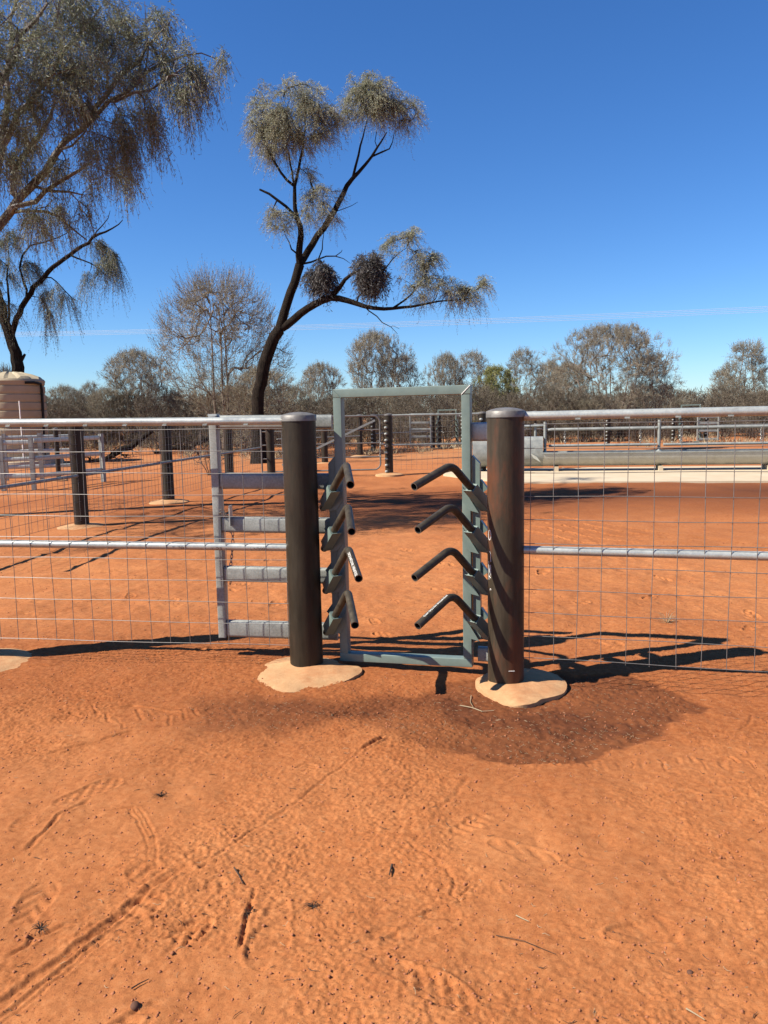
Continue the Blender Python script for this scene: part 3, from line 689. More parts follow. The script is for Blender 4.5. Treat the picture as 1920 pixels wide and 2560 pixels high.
            if detail and side < 0 and k_ == 2:
                ax = (T-Ap)/np.linalg.norm(Ap-T); P0 = Ap+ax*.09
                view = C0-P0; view /= np.linalg.norm(view); out2 = view*.7+np.array([-.5, 0, .45]); out2 -= ax*(out2@ax); out2 /= np.linalg.norm(out2); upv = np.cross(out2, ax)
                pipe_text('INTERNATIONAL INDUSTRIES', .0205, P0, ax, upv, .0212, 'stencil', M['white_paint'], s_, .98)
    return g
sg = spear_gate('grey-green walk-through frame hung with eight bent pipe spears, between the two big posts')

# ================================================================ far posts
def far_post_proto(studs, h=1.5, r=.1, foot=True):
    g = thing('pipe_post', 'x', 'post', (0, 0, 0))
    mb = MB(); mb.lathe((0, 0, 0), [(r, -.02), (r, h-.03)], 20); mb.build('pipe', M['post'], g).color = (.2, .2, .2, 1)
    mb = MB(); mb.lathe((0, 0, 0), [(r+.005, h-.03), (r+.005, h), (r*.5, h+.014), (.002, h+.018)], 20); mb.build('cap', M['weldcap'], g)
    if foot:
        mb = MB(); mb.lathe((0, 0, 0), [(.36, -.04), (.35, .015), (.24, .04), (.1, .055)], 22); mb.build('concrete_footing', M['conc'], g)
    if studs:
        for z in np.arange(.09, h-.06, .155):
            mb = MB(); c = np.array([-.055, -.092, z]); mb.lathe((0, 0, 0), [(.034, -.028), (.045, -.012), (.045, .008), (.03, .026), (.006, .032)], 8)
            V = np.concatenate(mb.v)+c; mb.v = [V]; mb.build('rail_lug', M['galv'], g)
    return g
def relabel(o, label, group=None):
    o['label'] = label
    if group: o['group'] = group
    return o
post_list = [ # pixel x, pixel y of foot (or None), Y, studs, label
 (970.5, None, 19.55, 1, 'studded pipe post with pale lugs seen through the green frame, chained to the tubular gate'),
 (1205, None, 19.6, 1, 'dark studded pipe post in shade between the green frame and the right gate post'),
 (1081, None, 33.5, 1, 'far studded post left of the small distant spear gate'),
 (1156, None, 33.3, 1, 'far studded post right of the small distant spear gate'),
 (1096, None, 33.9, 0, 'plain dark far post forming the left jamb of the distant spear gate'),
 (898, None, 28.5, 0, 'plain pipe post standing behind the tubular gate, nearer its middle'),
 (932, None, 31.5, 1, 'studded pipe post behind the latch end of the tubular gate'),
 (809, None, 24.5, 0, 'plain pipe post just right of the left gate post, behind the tubular gate brace'),
 (1520, None, 34, 1, 'lone studded post beyond the middle of the trough'),
 (1336, None, 33.5, 0, 'dark far post above the raised end of the trough'),
 (1683, None, 33.6, 1, 'studded post left of the farthest spear gate at the right'),
 (1766, None, 33.9, 1, 'studded post inside the far slide gate at the right'),
 (186, None, 10.95, 0, 'weathered pipe post behind the left mesh on a wide concrete pad'),
 (411, None, 14.1, 0, 'dark pipe post behind the left mesh, second along the receding fence'),
 (567, None, 17.4, 0, 'dark pipe post directly behind the stile of the slide gate'),
 (673, None, 19.2, 0, 'dark post in front of the leaning tree trunk, at the end of the receding fence'),
]
proto_s = far_post_proto(True); proto_p = far_post_proto(False)
GRP_P = 'pipe posts of the yards behind the gate'
first = {0: True, 1: True}
fposts = {}
for (px, _, Y, st_, lab) in post_list:
    src = proto_s if st_ else proto_p
    o = src if first[st_] else copy_tree(src); first[st_] = False
    q = atY(px, 1035, Y); o.location = (q[0], q[1], 0); o.rotation_euler = (0, 0, random.uniform(-.2, .2)); relabel(o, lab, GRP_P); fposts[px] = o

# ================================================================ receding fence on the left and yard fences
def far_fence(label, A, B, z_top=1.47, z_mid=.74, dx=.13, rows=10, nrm=1, clip=False, wr=.0024, group=None, top=True, rr=.0235, mesh=True):
    A = np.array([*A, 0.0]); B = np.array([*B, 0.0]); d = B-A; L = np.linalg.norm(d); d /= L; n = np.array([d[1], -d[0], 0])*nrm
    f = thing('mesh_fence', label, 'fence', ((A+B)/2).tolist(), group)
    if top: mb = MB(); mb.tube([A+[0, 0, z_top], B+[0, 0, z_top]], rr, 10); mb.build('top_rail', M['galv'], f)
    mb = MB(); mb.tube([A+[0, 0, z_mid], B+[0, 0, z_mid]], rr, 10); mb.build('middle_rail', M['galv'], f)
    if mesh:
        mb = MB()
        for s in np.arange(.06, L, dx): mb.tube([A+d*s+n*(rr+wr)+[0, 0, 1.44], A+d*s+n*(rr+wr)+[0, 0, .12]], wr, 4, False)
        for z in np.linspace(1.44, .12, rows+1): mb.tube([A+n*(rr+wr*3)+[0, 0, z], B+n*(rr+wr*3)+[0, 0, z]], wr, 4, False)
        mb.build('wire_mesh', M['wire'], f)
    return f
GRP_F = 'mesh fences of the yards behind the gate'
far_fence('mesh fence receding from the left edge past two pipe posts towards the leaning tree', (-4.75, 7.3), (-3.02, 19.5), nrm=1, group=GRP_F)
far_fence('mesh fence crossing behind the green frame between two studded posts', (.13, 19.5), (2.48, 19.56), nrm=1, group=GRP_F)
far_fence('short mesh fence continuing right from the shaded studded post towards the trough', (2.50, 19.57), (3.15, 19.6), nrm=1, group=GRP_F)
a, b_ = atY(932, 1035, 31.5), atY(1081, 1035, 33.4); far_fence('far mesh fence between the tubular gate and the distant spear gate', (a[0], a[1]), (b_[0], b_[1]), group=GRP_F)
a, b_ = atY(1157, 1035, 33.4), atY(1520, 1035, 34.0); far_fence('far fence running from the distant spear gate to beyond the trough', (a[0], a[1]), (b_[0], b_[1]), group=GRP_F)
a, b_ = atY(1524, 1035, 34.0), atY(1683, 1035, 33.7); far_fence('far fence between the lone studded post and the farthest spear gate', (a[0], a[1]), (b_[0], b_[1]), group=GRP_F)
a, b_ = atY(1790, 1035, 34.0), atY(2100, 1035, 34.2); far_fence('far fence running out of the picture at the right', (a[0], a[1]), (b_[0], b_[1]), group=GRP_F)
a, b_ = atY(690, 1035, 26.5), atY(898, 1035, 28.4); far_fence('far mesh fence seen through the bars of the tubular gate', (a[0], a[1]), (b_[0], b_[1]), group=GRP_F)

# tubular farm gate
tg = thing('farm_gate', 'tubular galvanised farm gate with diagonal brace and rounded corner, seen left of the studded post', 'gate', (-1.5, 19.9, 0))
A = np.array([-3.0, 19.45, 0]); B = np.array([-.06, 19.5, 0]); d = (B-A)/np.linalg.norm(B-A); LL = np.linalg.norm(B-A)
mb = MB(); z0, z1, rr_ = .14, 1.47, .16; pts = [A+[0, 0, z1]]
pts += [A+d*(LL-rr_+rr_*math.sin(t))+[0, 0, z1-rr_+rr_*math.cos(t)] for t in np.linspace(0, math.pi/2, 8)]
pts += [A+d*(LL-rr_+rr_*math.cos(t))+[0, 0, z0+rr_-rr_*math.sin(t)] for t in np.linspace(0, math.pi/2, 8)]
pts += [A+[0, 0, z0], A+[0, 0, z0+.05]]
mb.tube(pts, .02, 8); mb.tube([A+[0, 0, z0], A+[0, 0, z1]], .02, 8); mb.build('outer_frame', M['wire'], tg)
for z in (.46, .80, 1.13):
    mb = MB(); mb.tube([A+[0, 0, z], A+d*LL+[0, 0, z]], .016, 8); mb.build('rail', M['wire'], tg)
mb = MB(); mb.bar(A+d*.5+[0, -.02, .30], A+d*(LL-.12)+[0, -.02, 1.36], .02, .05); mb.build('brace', M['galv'], tg)
cpt = [np.array([-.10, 19.42, .84]), np.array([-.03, 19.40, .78]), np.array([.05, 19.38, .77]), np.array([.12, 19.40, .74]), np.array([-.05, 19.4, .80]), np.array([-.07, 19.4, .5])]
tag(chain('', cpt, .05, r=.007).build('gate_chain', M['chain'], loc=cpt[0]), 'chain looped round the latch of the tubular farm gate', 'chain')

# distant copies of the spear gate and slide gate
def place_copy(src, label, gpx, Y, group, yaw=0.0, ref=GC):
    c = copy_tree(src); q = atY(gpx, 1035, Y); c.location = (q[0], q[1], 0); c.rotation_euler = (0, 0, yaw); relabel(c, label, group); return c
sg['group'] = 'spear gates'
place_copy(sg, 'tiny distant spear gate seen through the opening of the near green frame', 1118, 33.6, 'spear gates', .1)
place_copy(sg, 'tiny distant spear gate whose head bar stands above the right top rail', 1727, 33.8, 'spear gates', .1)
gg = [o for o in sc.objects if o.name == 'slide_gate'][0]; gg['group'] = 'slide gates'
for px, lab in ((1066, 'distant slide gate to the left of the tiny spear gate in the opening'), (1785, 'distant slide gate right of the farthest spear gate at the right')):
    src = gg
    c = src.copy(); sc.collection.objects.link(c); relabel(c, lab, 'slide gates')
    for ch in src.children:
        if ch.name.split('.')[0] in ('stile', 'rail'):
            q = ch.copy(); sc.collection.objects.link(q); q.parent = c
            if ch.name.startswith('stile'):
                q2 = ch.copy(); sc.collection.objects.link(q2); q2.parent = c; q2.location = (.745, -.14, 0)
    qq = atY(px, 1035, 33.2); c.location = (qq[0]-.3, qq[1], 0); c.scale = (1.15, 1, 1); c.rotation_euler = (0, 0, .15)

# ================================================================ loading ramp panels at the left
GRP_R = 'galvanised yard panels at the left'
def panel(label, A, B, ztop, zs, hh=.10, posts=(0, 1), ph=None, extra=()):
    A = np.array([*A, 0.0]); B = np.array([*B, 0.0]); d = B-A; L = np.linalg.norm(d); d /= L
    p = thing('yard_panel', label, 'fence panel', ((A+B)/2).tolist(), GRP_R)
    for z in zs: mb = MB(); mb.bar(A+[0, 0, z], B+[0, 0, z], .045, hh, bev=.02); mb.build('rail', M['galv_bright'], p)
    for t in posts: mb = MB(); c = A+d*L*t; mb.bar(c+[0, 0, 0], c+[0, 0, ztop], .09, .09, up=d); mb.build('upright', M['galv'], p)
    return p
panel('bright galvanised panel with three thick rails ending at an upright, left edge', (-9.4, 17.1), (-7.75, 17.35), 1.15, (1.05, .68, .31), posts=(0.35, .62, 1))
panel('shaded galvanised panel turning away from the bright one, ending beside the far upright', (-7.72, 17.42), (-6.86, 19.2), 1.17, (1.08, .69, .30), posts=(1,))
panel('galvanised panel farther back, its two sunlit rails showing behind the shaded panel', (-11, 20.0), (-8.2, 20.6), 1.2, (1.10, .74, .34), posts=(.2, .45, .75))
o = copy_tree(proto_p); q = atY(136, 1035, 19.9); o.location = (q[0], q[1], 0); o.scale = (.6, .6, .88); relabel(o, 'thin dark post among the galvanised panels at the left', GRP_P)

# ================================================================ water tank
TY = 28.0; tc = atY(33, 1060, TY); tx, ty = tc[0], tc[1]; R_ = 1.13
tk = thing('water_tank', 'beige ribbed plastic water tank with domed lid at the left edge', 'tank', (tx, ty, 0))
prof = [(R_, .15)]; z = .35
prof += [(R_, .3)]
for i in range(9):
    z = .42+i*.285
    if z > 2.85: break
    prof += [(R_, z), (R_, z+.015), (R_-.035, z+.035), (R_-.03, z+.06), (R_-.005, z+.09), (R_, z+.12)]
prof += [(R_, 2.86), (R_+.02, 2.9), (R_-.02, 2.97)]
mb = MB(); mb.lathe((tx, ty, 0), prof, 64); mb.build('body', M['tank'], tk)
mb = MB(); N = 48; V = []
rings = [(R_-.03, 2.96), (R_-.12, 3.02), (.75, 3.12), (.42, 3.20), (.25, 3.235)]
for r, z in rings:
    for j in range(N):
        rib = .035 if (j % 6) < 3 else -.02
        V.append((tx+r*math.cos(j*2*math.pi/N), ty+r*math.sin(j*2*math.pi/N), z+(rib if .3 < r < 1.02 else 0)))
mb.add(V, [(i*N+j, i*N+(j+1) % N, (i+1)*N+(j+1) % N, (i+1)*N+j) for i in range(len(rings)-1) for j in range(N)]+[tuple(range((len(rings)-1)*N, len(rings)*N))]); mb.build('lid', M['tank'], tk)
mb = MB(); px = tx+R_*.985; mb.tube([(px-.25, ty-.75, 2.83), (px-.05, ty-.55, 2.84), (px+.05, ty-.2, 2.8), (px+.06, ty-.15, 2.6), (px+.03, ty-.15, 1.6), (px-.03, ty-.15, .2)], .045, 8); mb.build('overflow_pipe', M['black'], tk)
mb = MB(); c = atY(48, 1005, TY-R_-.1); mb.tube([(c[0], c[1], 2.2), (c[0], c[1], .15)], .018, 6); mb.build('level_gauge', M['white_paint'], tk)
mb = MB(); mb.lathe((tx, ty, 0), [(R_+.5, -.05), (R_+.45, .14), (.3, .15)], 40); mb.build('base_pad', M['slab'], tk)

# ================================================================ trough, slab, guard rails
mb = MB(); SP = [(1.45, 18.9), (2.7, 16.22), (16, 13.7), (16, 17.9), (9, 19.4), (2.1, 20.4)]
V = [(x, y, z) for z in (.055, -.1) for x, y in SP]; n_s = len(SP)
mb.add(V, [tuple(range(n_s))]+[(i, n_s+i, n_s+(i+1) % n_s, (i+1) % n_s) for i in range(n_s)])
tag(mb.build('concrete_slab', M['slab'], loc=(8, 17, 0)), 'long pale concrete slab under and in front of the trough', 'slab')
M['galv_dull'] = galv_mat('weathered_galvanised_trough', (0.30, 0.29, 0.25), (0.44, 0.43, 0.38), 0.35, 0.5)
te = np.array([1, -.19, 0]); te /= np.linalg.norm(te); tn = np.array([te[1], -te[0], 0])
TC = np.array([5.2, 18.9, 0])
def TL(s, n, z): return TC+te*s+tn*n+np.array([0, 0, z])
tro = thing('water_trough', 'long galvanised half-round water trough raised over the concrete slab', 'trough', tuple(TC))
def extr(prof, s0, s1, name, m, parent, closed=False, ends=True, smooth=True):
    mb = MB(); n = len(prof); V = [TL(s, a, z) for s in (s0, s1) for a, z in prof]
    rng_ = range(n if closed else n-1)
    mb.add(V, [(i, (i+1) % n, n+(i+1) % n, n+i) for i in rng_], smooth)
    if ends: mb.add(V, [tuple(range(n))[::-1], tuple(range(n, 2*n))])
    return mb.build(name, m, parent)
r_ = .33; zt_ = .50
sA = -1.32
prof = [(r_*math.cos(t), zt_+r_*math.sin(t)) for t in np.linspace(0, -math.pi, 22)]
prof_in = prof + [(-r_+.02, zt_), ((-r_+.02), zt_-.03)]
bas = extr(prof + [(a*.97, z+(.012 if i else 0)) for i, (a, z) in enumerate(prof[::-1])], sA, 11, 'basin', M['galv_dull'], tro, closed=True)
mb = MB(); mb.add([TL(sA, -.31, .40), TL(11, -.31, .40), TL(11, .31, .40), TL(sA, .31, .40)], [(0, 1, 2, 3)]); mb.build('water', M['black'], tro)
for sgn in (1, -1): mb = MB(); mb.bar(TL(sA, sgn*(r_+.012), zt_), TL(11, sgn*(r_+.012), zt_), .03, .03); mb.build('rim', M['galv'], tro)
for s in (-1.0, 1.4, 3.8, 6.2, 8.6): mb = MB(); mb.box(TL(s, 0, .11), te*.05, tn*.25, np.array([0, 0, .056])); mb.build('foot', M['slab'], tro)
p2 = [(r_*1.02*math.cos(t), zt_+r_*1.02*math.sin(t)) for t in np.linspace(0, -math.pi, 22)]
p2 = p2+[(-.337, .80), (-.30, .86), (-.22, .885), (.22, .885), (.30, .86), (.337, .80)]
extr(p2, -3.0, sA, 'float_housing', M['galv'], tro, closed=True)
mb = MB(); mb.add([TL(sA-.30, .35, .50), TL(sA-.15, .37, .42), TL(sA-.05, .37, .28), TL(sA-.22, .35, .38)], [(0, 1, 2, 3), (3, 2, 1, 0)]); mb.build('bracket_plate', M['galv_bright'], tro)
gu = thing('trough_guard', 'galvanised guard rail frame standing along the trough with a bar hung on chains below it', 'guard rail', tuple(TC))
for s in (-1.27, 1.38, 4.1, 6.8): 
    mb = MB(); mb.tube([TL(s, .0, .40), TL(s, .0, 1.24 if s < 4 else 1.1)], .036, 10); mb.build('upright', M['galv'], gu)
    mb = MB(); mb.lathe(tuple(TL(s, 0, .47)), [(.09, 0), (.085, .02), (.04, .05), (.037, .08)], 10); mb.build('collar', M['galv_bright'], gu)
mb = MB(); mb.tube([TL(-1.5, -.35, .8), TL(-1.5, -.35, 1.2)], .03, 10); mb.build('upright', M['galv'], gu)
for a, b_ in ((-1.2, 1.34), (1.42, 4.06), (4.14, 6.76)): mb = MB(); mb.tube([TL(a, 0, 1.04), TL(a+.08, 0, 1.05), TL(b_-.08, 0, 1.05), TL(b_, 0, 1.06)], [.03, .038, .038, .03], 10); mb.build('top_rail', M['galv'], gu)
mb = MB(); mb.tube([TL(-2.9, -.3, 1.13), TL(-1.3, -.3, 1.15)], .034, 10); mb.build('top_rail', M['galv_bright'], gu)
for a, b_ in ((-1.18, 1.32), (1.47, 4.0), (4.2, 6.7)):
    mb = MB(); mb.tube([TL(a, .05, .66), TL(b_, .05, .665)], .033, 10); hb = mb.build('hanging_bar', M['galv'], gu)
    for t in (.15, .85):
        s = a+(b_-a)*t; chain('', [TL(s, .02, 1.03), TL(s+.01, .04, .68)], .05, r=.009).build('hanger_chain', M['chain'], hb)

# ================================================================ power line
for i, (ya, yb) in enumerate(((714, 656), (716.5, 659.5), (719, 664), (722, 668))):
    a, b_ = atY(-300, ya*K+9, 95+i*.5), atY(2300, yb*K-12, 70+i*.5); P = []
    for t in np.linspace(-.1, 1.1, 40):
        p = a+(b_-a)*t; p[2] -= 2.2*4*t*(1-t)*.25; P.append(p)
    mb = MB(); mb.tube(P, .012, 5, False); tag(mb.build('overhead_wire', M['alu'], loc=a), 'thin pale power line wire crossing the whole sky low above the trees', 'wire', 'four parallel power line wires')

# ================================================================ trees
def leafquads(P, D, ll, lw, jit=.5, r=None):
    """one thin quad per point P along direction D"""
    r = r or rng; n = len(P); D = D + r.normal(0, jit, (n, 3)); D /= np.linalg.norm(D, axis=1)[:, None]+1e-9
    s = np.cross(D, r.normal(0, 1, (n, 3))); s /= np.linalg.norm(s, axis=1)[:, None]+1e-9
    l = ll*(.6+.8*r.random(n))[:, None]; w_ = lw*(.7+.6*r.random(n))[:, None]
    return np.stack([P, P+D*l*.45+s*w_*.5, P+D*l, P+D*l*.45-s*w_*.5], 1)
class Tree:
    def __init__(s): s.P = []; s.par = []; s.r = []; s.dir = []; s.fixed = []; s.lines = []; s.tips = []; s.tipd = []; s.tipc = []
    def node(s, p, par, r, d, fixed): s.P.append(np.array(p, float)); s.par.append(par); s.r.append(r); s.dir.append(d); s.fixed.append(fixed); return len(s.P)-1
    def limb(s, pts, radii, wob=.03, step=.28, tip=False, attach=True):
        pts = [np.array(p, float) for p in pts]; cum = np.concatenate([[0], np.cumsum([np.linalg.norm(b-a) for a, b in zip(pts, pts[1:])])])
        n = max(3, int(cum[-1]/step)); A = np.array(pts); t = np.linspace(0, cum[-1], n+1)
        Q = np.stack([np.interp(t, cum, A[:, i]) for i in range(3)], 1)
        for _ in range(2): Q[1:-1] = (Q[:-2]+2*Q[1:-1]+Q[2:])/4
        Q[1:-1] += rng.normal(0, wob, (n-1, 3))
        R = np.interp(t, cum, radii) if len(radii) == len(pts) else np.interp(t, np.linspace(0, cum[-1], len(radii)), radii)
        last = -1
        if s.P and attach:
            dd = np.linalg.norm(np.array(s.P)-Q[0], axis=1); last = int(dd.argmin()); Q[0] = s.P[last]
        s.lines.append((Q, R)); ids = []
        for i in range(len(Q)):
            if i == 0 and last >= 0: continue
            d = Q[min(i+1, len(Q)-1)]-Q[max(i-1, 0)]; d = d/np.linalg.norm(d)
            last = s.node(Q[i], last, R[i], d, True)
        if tip: s.tips.append(Q[-1]); s.tipd.append(d); s.tipc.append(0)
    def grow(s, T, cls=0, up=0.0, seg=.3, wig=.07, r0=.006, cmax=1e9, back=.6, rtip=None):
        T = np.array(T); base = np.array(s.P); k0 = len(s.P)
        d0 = np.array([np.linalg.norm(base-t, axis=1).min() for t in T]); T = T[np.argsort(d0)]
        cap = 20000; P = np.zeros((cap, 3)); Dr = np.zeros((cap, 3)); n = len(s.P); P[:n] = base; Dr[:n] = np.array(s.dir); cnt = np.zeros(cap)
        ch = []
        for t in T:
            v = t-P[:n]; ds = np.linalg.norm(v, axis=1)+1e-6; cs = (v*Dr[:n]).sum(1)/ds
            j = int((ds*(1+back*(1-cs))).argmin()); dist = ds[j]
            m = max(2, int(dist/seg)); a = P[j]; d = Dr[j]*.6 + np.array([0, 0, up])+v[j]/ds[j]*.4; c1 = a+d*dist*.4
            tt = np.linspace(0, 1, m+1)[1:, None]; B = (1-tt)**2*a+2*tt*(1-tt)*c1+tt**2*t; B[:-1] += rng.normal(0, wig*min(1, dist), (m-1, 3))
            ids = []; last = j; prev = a
            if n+m >= cap: break
            for b_ in B:
                dd = b_-prev; dd = dd/(np.linalg.norm(dd)+1e-9); P[n] = b_; Dr[n] = dd; s.P.append(b_); s.par.append(last); s.r.append(0); s.dir.append(dd); s.fixed.append(False); last = n; n += 1; prev = b_; ids.append(last)
            ch.append((j, ids)); s.tips.append(B[-1]); s.tipd.append(dd); s.tipc.append(cls)
        c = np.zeros(n)
        for j, ids in ch: c[ids[-1]] += 1
        for i in range(n-1, -1, -1):
            if s.par[i] >= 0: c[s.par[i]] += c[i]
        for i in range(k0, n): s.r[i] = r0*max(1, c[i])**.48
        for j, ids in ch:
            R = [min(s.r[j] if s.r[j] > 0 else 1, s.r[ids[0]]*1.1)]+[s.r[i] for i in ids]; R[-1] *= .5
            s.lines.append((np.array([s.P[j]]+[s.P[i] for i in ids]), np.array(R)))
    def wood(s, name, material, parent, rmin=0.0, thick=8):
        mb = MB()
        for Q, R in s.lines:
            n = thick if R.max() > .07 else (5 if R.max() > .02 else 3)
            mb.tube(Q, np.maximum(R, rmin), n, False)
        return mb.build(name, material, parent)
def ell(cx, cy, cz, rx, ry, rz, n, shell=0.0):
    v = rng.normal(0, 1, (n, 3)); v /= np.linalg.norm(v, axis=1)[:, None]; q = rng.random(n)**(1/3*(1-shell))
    return np.array([cx, cy, cz])+v*q[:, None]*np.array([rx, ry, rz])
def ellc(cx, cy, cz, rx, ry, rz, n, sub=5):
    c = ell(cx, cy, cz, rx*.82, ry*.82, rz*.82, max(2, n//sub)); k_ = rng.integers(0, len(c), n); q = rng.uniform(.45, 1.3, len(c))[k_][:, None]
    o_ = c[k_] + ell(0, 0, 0, rx*.42, ry*.42, rz*.40, n)*q; m_ = max(1, n//5); o_[:m_] = ell(cx, cy, cz, rx*1.3, ry*1.3, rz*1.3, m_, .6); return o_
def strands(T, D, per, L, K_, droop, spread, ll, lw, jit, up=0.0):
    """leafy strands from twig tips; returns leaf quads and strand stems"""
    T = np.repeat(np.array(T), per, 0); D = np.repeat(np.array(D), per, 0); n = len(T)
    d = D + rng.normal(0, spread, (n, 3)); d[:, 2] += up; d /= np.linalg.norm(d, axis=1)[:, None]
    Ls = L*(.5+.9*rng.random(n)); T = T + rng.normal(0, .05, (n, 3))
    tt = (np.arange(K_)+.5)/K_; P = T[:, None]+d[:, None]*(Ls[:, None]*tt)[:, :, None]*.6
    P[:, :, 2] -= droop*Ls[:, None]*tt**1.6
    Tg = d[:, None]*.6*Ls[:, None, None] + np.array([0, 0, -1.])*(droop*Ls[:, None]*1.6*tt**.6)[:, :, None]; Tg /= np.linalg.norm(Tg, axis=2)[:, :, None]+1e-9
    Q = leafquads(P.reshape(-1, 3), Tg.reshape(-1, 3), ll, lw, jit)
    a, b_ = P[:, :-1].reshape(-1, 3), P[:, 1:].reshape(-1, 3); sv = np.cross(b_-a, rng.normal(0, 1, a.shape)); sv /= np.linalg.norm(sv, axis=1)[:, None]+1e-9; w_ = lw*.22
    St = np.stack([a-sv*w_, a+sv*w_, b_+sv*w_*.7, b_-sv*w_*.7], 1)
    return Q, St

# ---- tree A: big weeping tree whose trunk stands just outside the left edge
def zA(x, y, Y): return atY(x/2.765, y/2.765, Y)
TA = Tree()
bs = np.array([-6.55, 12.45, -.05])
TA.limb([bs, bs+[-.05, .02, .5], bs+[-.1, .05, 1.4], zA(-330, 1900, 12.6), zA(-90, 1690, 12.6)], [.34, .25, .21, .17, .14], .02)
TA.limb([zA(-90, 1690, 12.6), zA(0, 1560, 12.6), zA(100, 1410, 12.6), zA(220, 1300, 12.5), zA(330, 1130, 12.4), zA(470, 960, 12.3), (zA(560, 860, 12.2)), zA(700, 750, 12.1), zA(850, 650, 12.0), zA(980, 560, 11.9)], [.10, .085, .08, .075, .065, .055, .045, .038, .03, .015], .02)
TA.limb([zA(100, 1410, 12.6), zA(40, 1280, 12.8), zA(130, 1130, 12.9), zA(230, 980, 13), zA(340, 850, 13.1), zA(380, 700, 13.1)], [.05, .06, .055, .05, .04, .02])
TA.limb([zA(-90, 1690, 12.6), zA(-60, 1400, 13), zA(20, 1000, 13.2), zA(60, 700, 13.3), zA(90, 400, 13.3), zA(60, 100, 13.4), zA(150, -200, 13.5)], [.12, .09, .07, .055, .045, .035, .015])
TA.limb([zA(20, 1000, 13.2), zA(200, 700, 12.8), zA(380, 500, 12.6), zA(550, 250, 12.5), zA(700, 40, 12.4)], [.06, .05, .04, .03, .015])
TA.limb([zA(0, 1380, 12.9), zA(-60, 1000, 11.9), zA(-20, 600, 11.6), zA(180, 200, 11.5), zA(330, 20, 11.4)], [.08, .07, .06, .04, .02])
TA.limb([zA(560, 860, 12.2), zA(680, 720, 12.3), zA(830, 500, 12.3), zA(900, 400, 12.3), zA(1040, 340, 12.2), zA(1130, 200, 12.1)], [.05, .045, .04, .03, .02, .01])
TA.limb([zA(700, 640, 12.3), zA(760, 470, 12.2), zA(800, 330, 12.2)], [.025, .02, .01])
TA.limb([zA(850, 650, 12.0), zA(890, 540, 12.2), zA(1060, 470, 12.2), zA(1230, 390, 12.2), zA(1330, 320, 12.3), zA(1460, 330, 12.3), zA(1530, 420, 12.3)], [.04, .035, .03, .022, .015, .01, .006])
TA.limb([zA(700, 750, 12.1), zA(900, 660, 11.8), zA(1100, 590, 11.7), zA(1280, 460, 11.7)], [.03, .025, .02, .01])
TA.limb([zA(1030, 520, 12.1), zA(1030, 300, 12.1), zA(1030, 120, 12.0), zA(1000, 10, 12.0)], [.015, .012, .008, .004])
TA.limb([zA(60, 1480, 12.6), zA(200, 1400, 12.3), zA(330, 1310, 12.2), zA(430, 1240, 12.1), zA(560, 1170, 12.0), zA(640, 1110, 12.0)], [.05, .045, .04, .035, .025, .01])
TA.limb([zA(250, 1290, 12.4), zA(400, 1300, 12.2), zA(480, 1350, 12.1), zA(590, 1350, 12.0)], [.03, .025, .018, .008])
TA.limb([zA(50, 1520, 12.6), zA(200, 1470, 12.5), zA(350, 1430, 12.5), zA(420, 1480, 12.5), zA(530, 1580, 12.5), zA(600, 1660, 12.4)], [.035, .03, .025, .02, .018, .012])
TA.limb([zA(300, 1200, 12.4), zA(350, 1090, 12.1), zA(500, 1000, 11.9), zA(600, 900, 11.8)], [.03, .025, .02, .01])
TA.limb([zA(480, 1350, 12.1), zA(540, 1440, 12.1), zA(590, 1480, 12.1)], [.012, .01, .005])
blA = [ # z coords x,y,rx,ry, tips
 (-500, 100, 420, 420, 70, 0), (-450, 700, 380, 350, 60, 0), (-250, 1150, 260, 200, 22, 0), (-700, 350, 300, 400, 50, 0),
 (60, 100, 260, 200, 70, 0), (380, 60, 260, 170, 60, 0), (640, 120, 200, 150, 42, 0), (870, 170, 150, 120, 26, 0),
 (120, 380, 300, 220, 70, 0), (450, 330, 250, 200, 70, 0), (740, 330, 200, 170, 48, 0), (980, 260, 170, 130, 38, 0), (1150, 240, 110, 110, 20, 0),
 (50, 700, 200, 200, 40, 0), (330, 620, 230, 180, 46, 0), (620, 560, 220, 170, 46, 0), (880, 500, 190, 150, 34, 0), (1100, 430, 150, 110, 24, 0),
 (1300, 420, 90, 110, 14, 1), (1490, 350, 50, 80, 5, 1), (1370, 520, 50, 60, 6, 1), (1250, 590, 110, 110, 14, 1), (1050, 700, 120, 120, 15, 1), (850, 780, 150, 110, 22, 1),
 (620, 830, 150, 120, 20, 1), (880, 970, 80, 90, 10, 1), (720, 1060, 110, 90, 13, 1), (430, 1080, 140, 100, 11, 1), (200, 950, 140, 110, 13, 1), (60, 1150, 100, 120, 12, 1),
 (1080, 880, 40, 60, 5, 1), (640, 1230, 60, 50, 4, 1), (760, 1180, 60, 60, 5, 1), (860, 1130, 50, 60, 5, 1), (400, 1380, 50, 30, 3, 1), (560, 1390, 60, 50, 5, 1), (250, 1470, 60, 30, 5, 1), (380, 1500, 60, 30, 5, 1), (200, 1500, 50, 30, 3, 1), (230, 1150, 50, 60, 5, 1)]
pxm = 12.4/FPX/2.765
for (x, y, rx, ry, n, c) in blA:
    q = zA(x, y, (12.4-2.3*min(max((500-x)/700, 0), 1)+rng.normal(0, .8)) if c == 0 else 12.3+rng.normal(0, .3)); n = int(n*(.8 if c == 0 else 1)); fx_ = 1.0 if c == 0 else .62; TA.grow(ellc(q[0], q[1], q[2], rx*pxm*fx_, max(rx*pxm*1.6, .5), ry*pxm, n), cls=c, up=.15, seg=.25, wig=.05, r0=.0048)
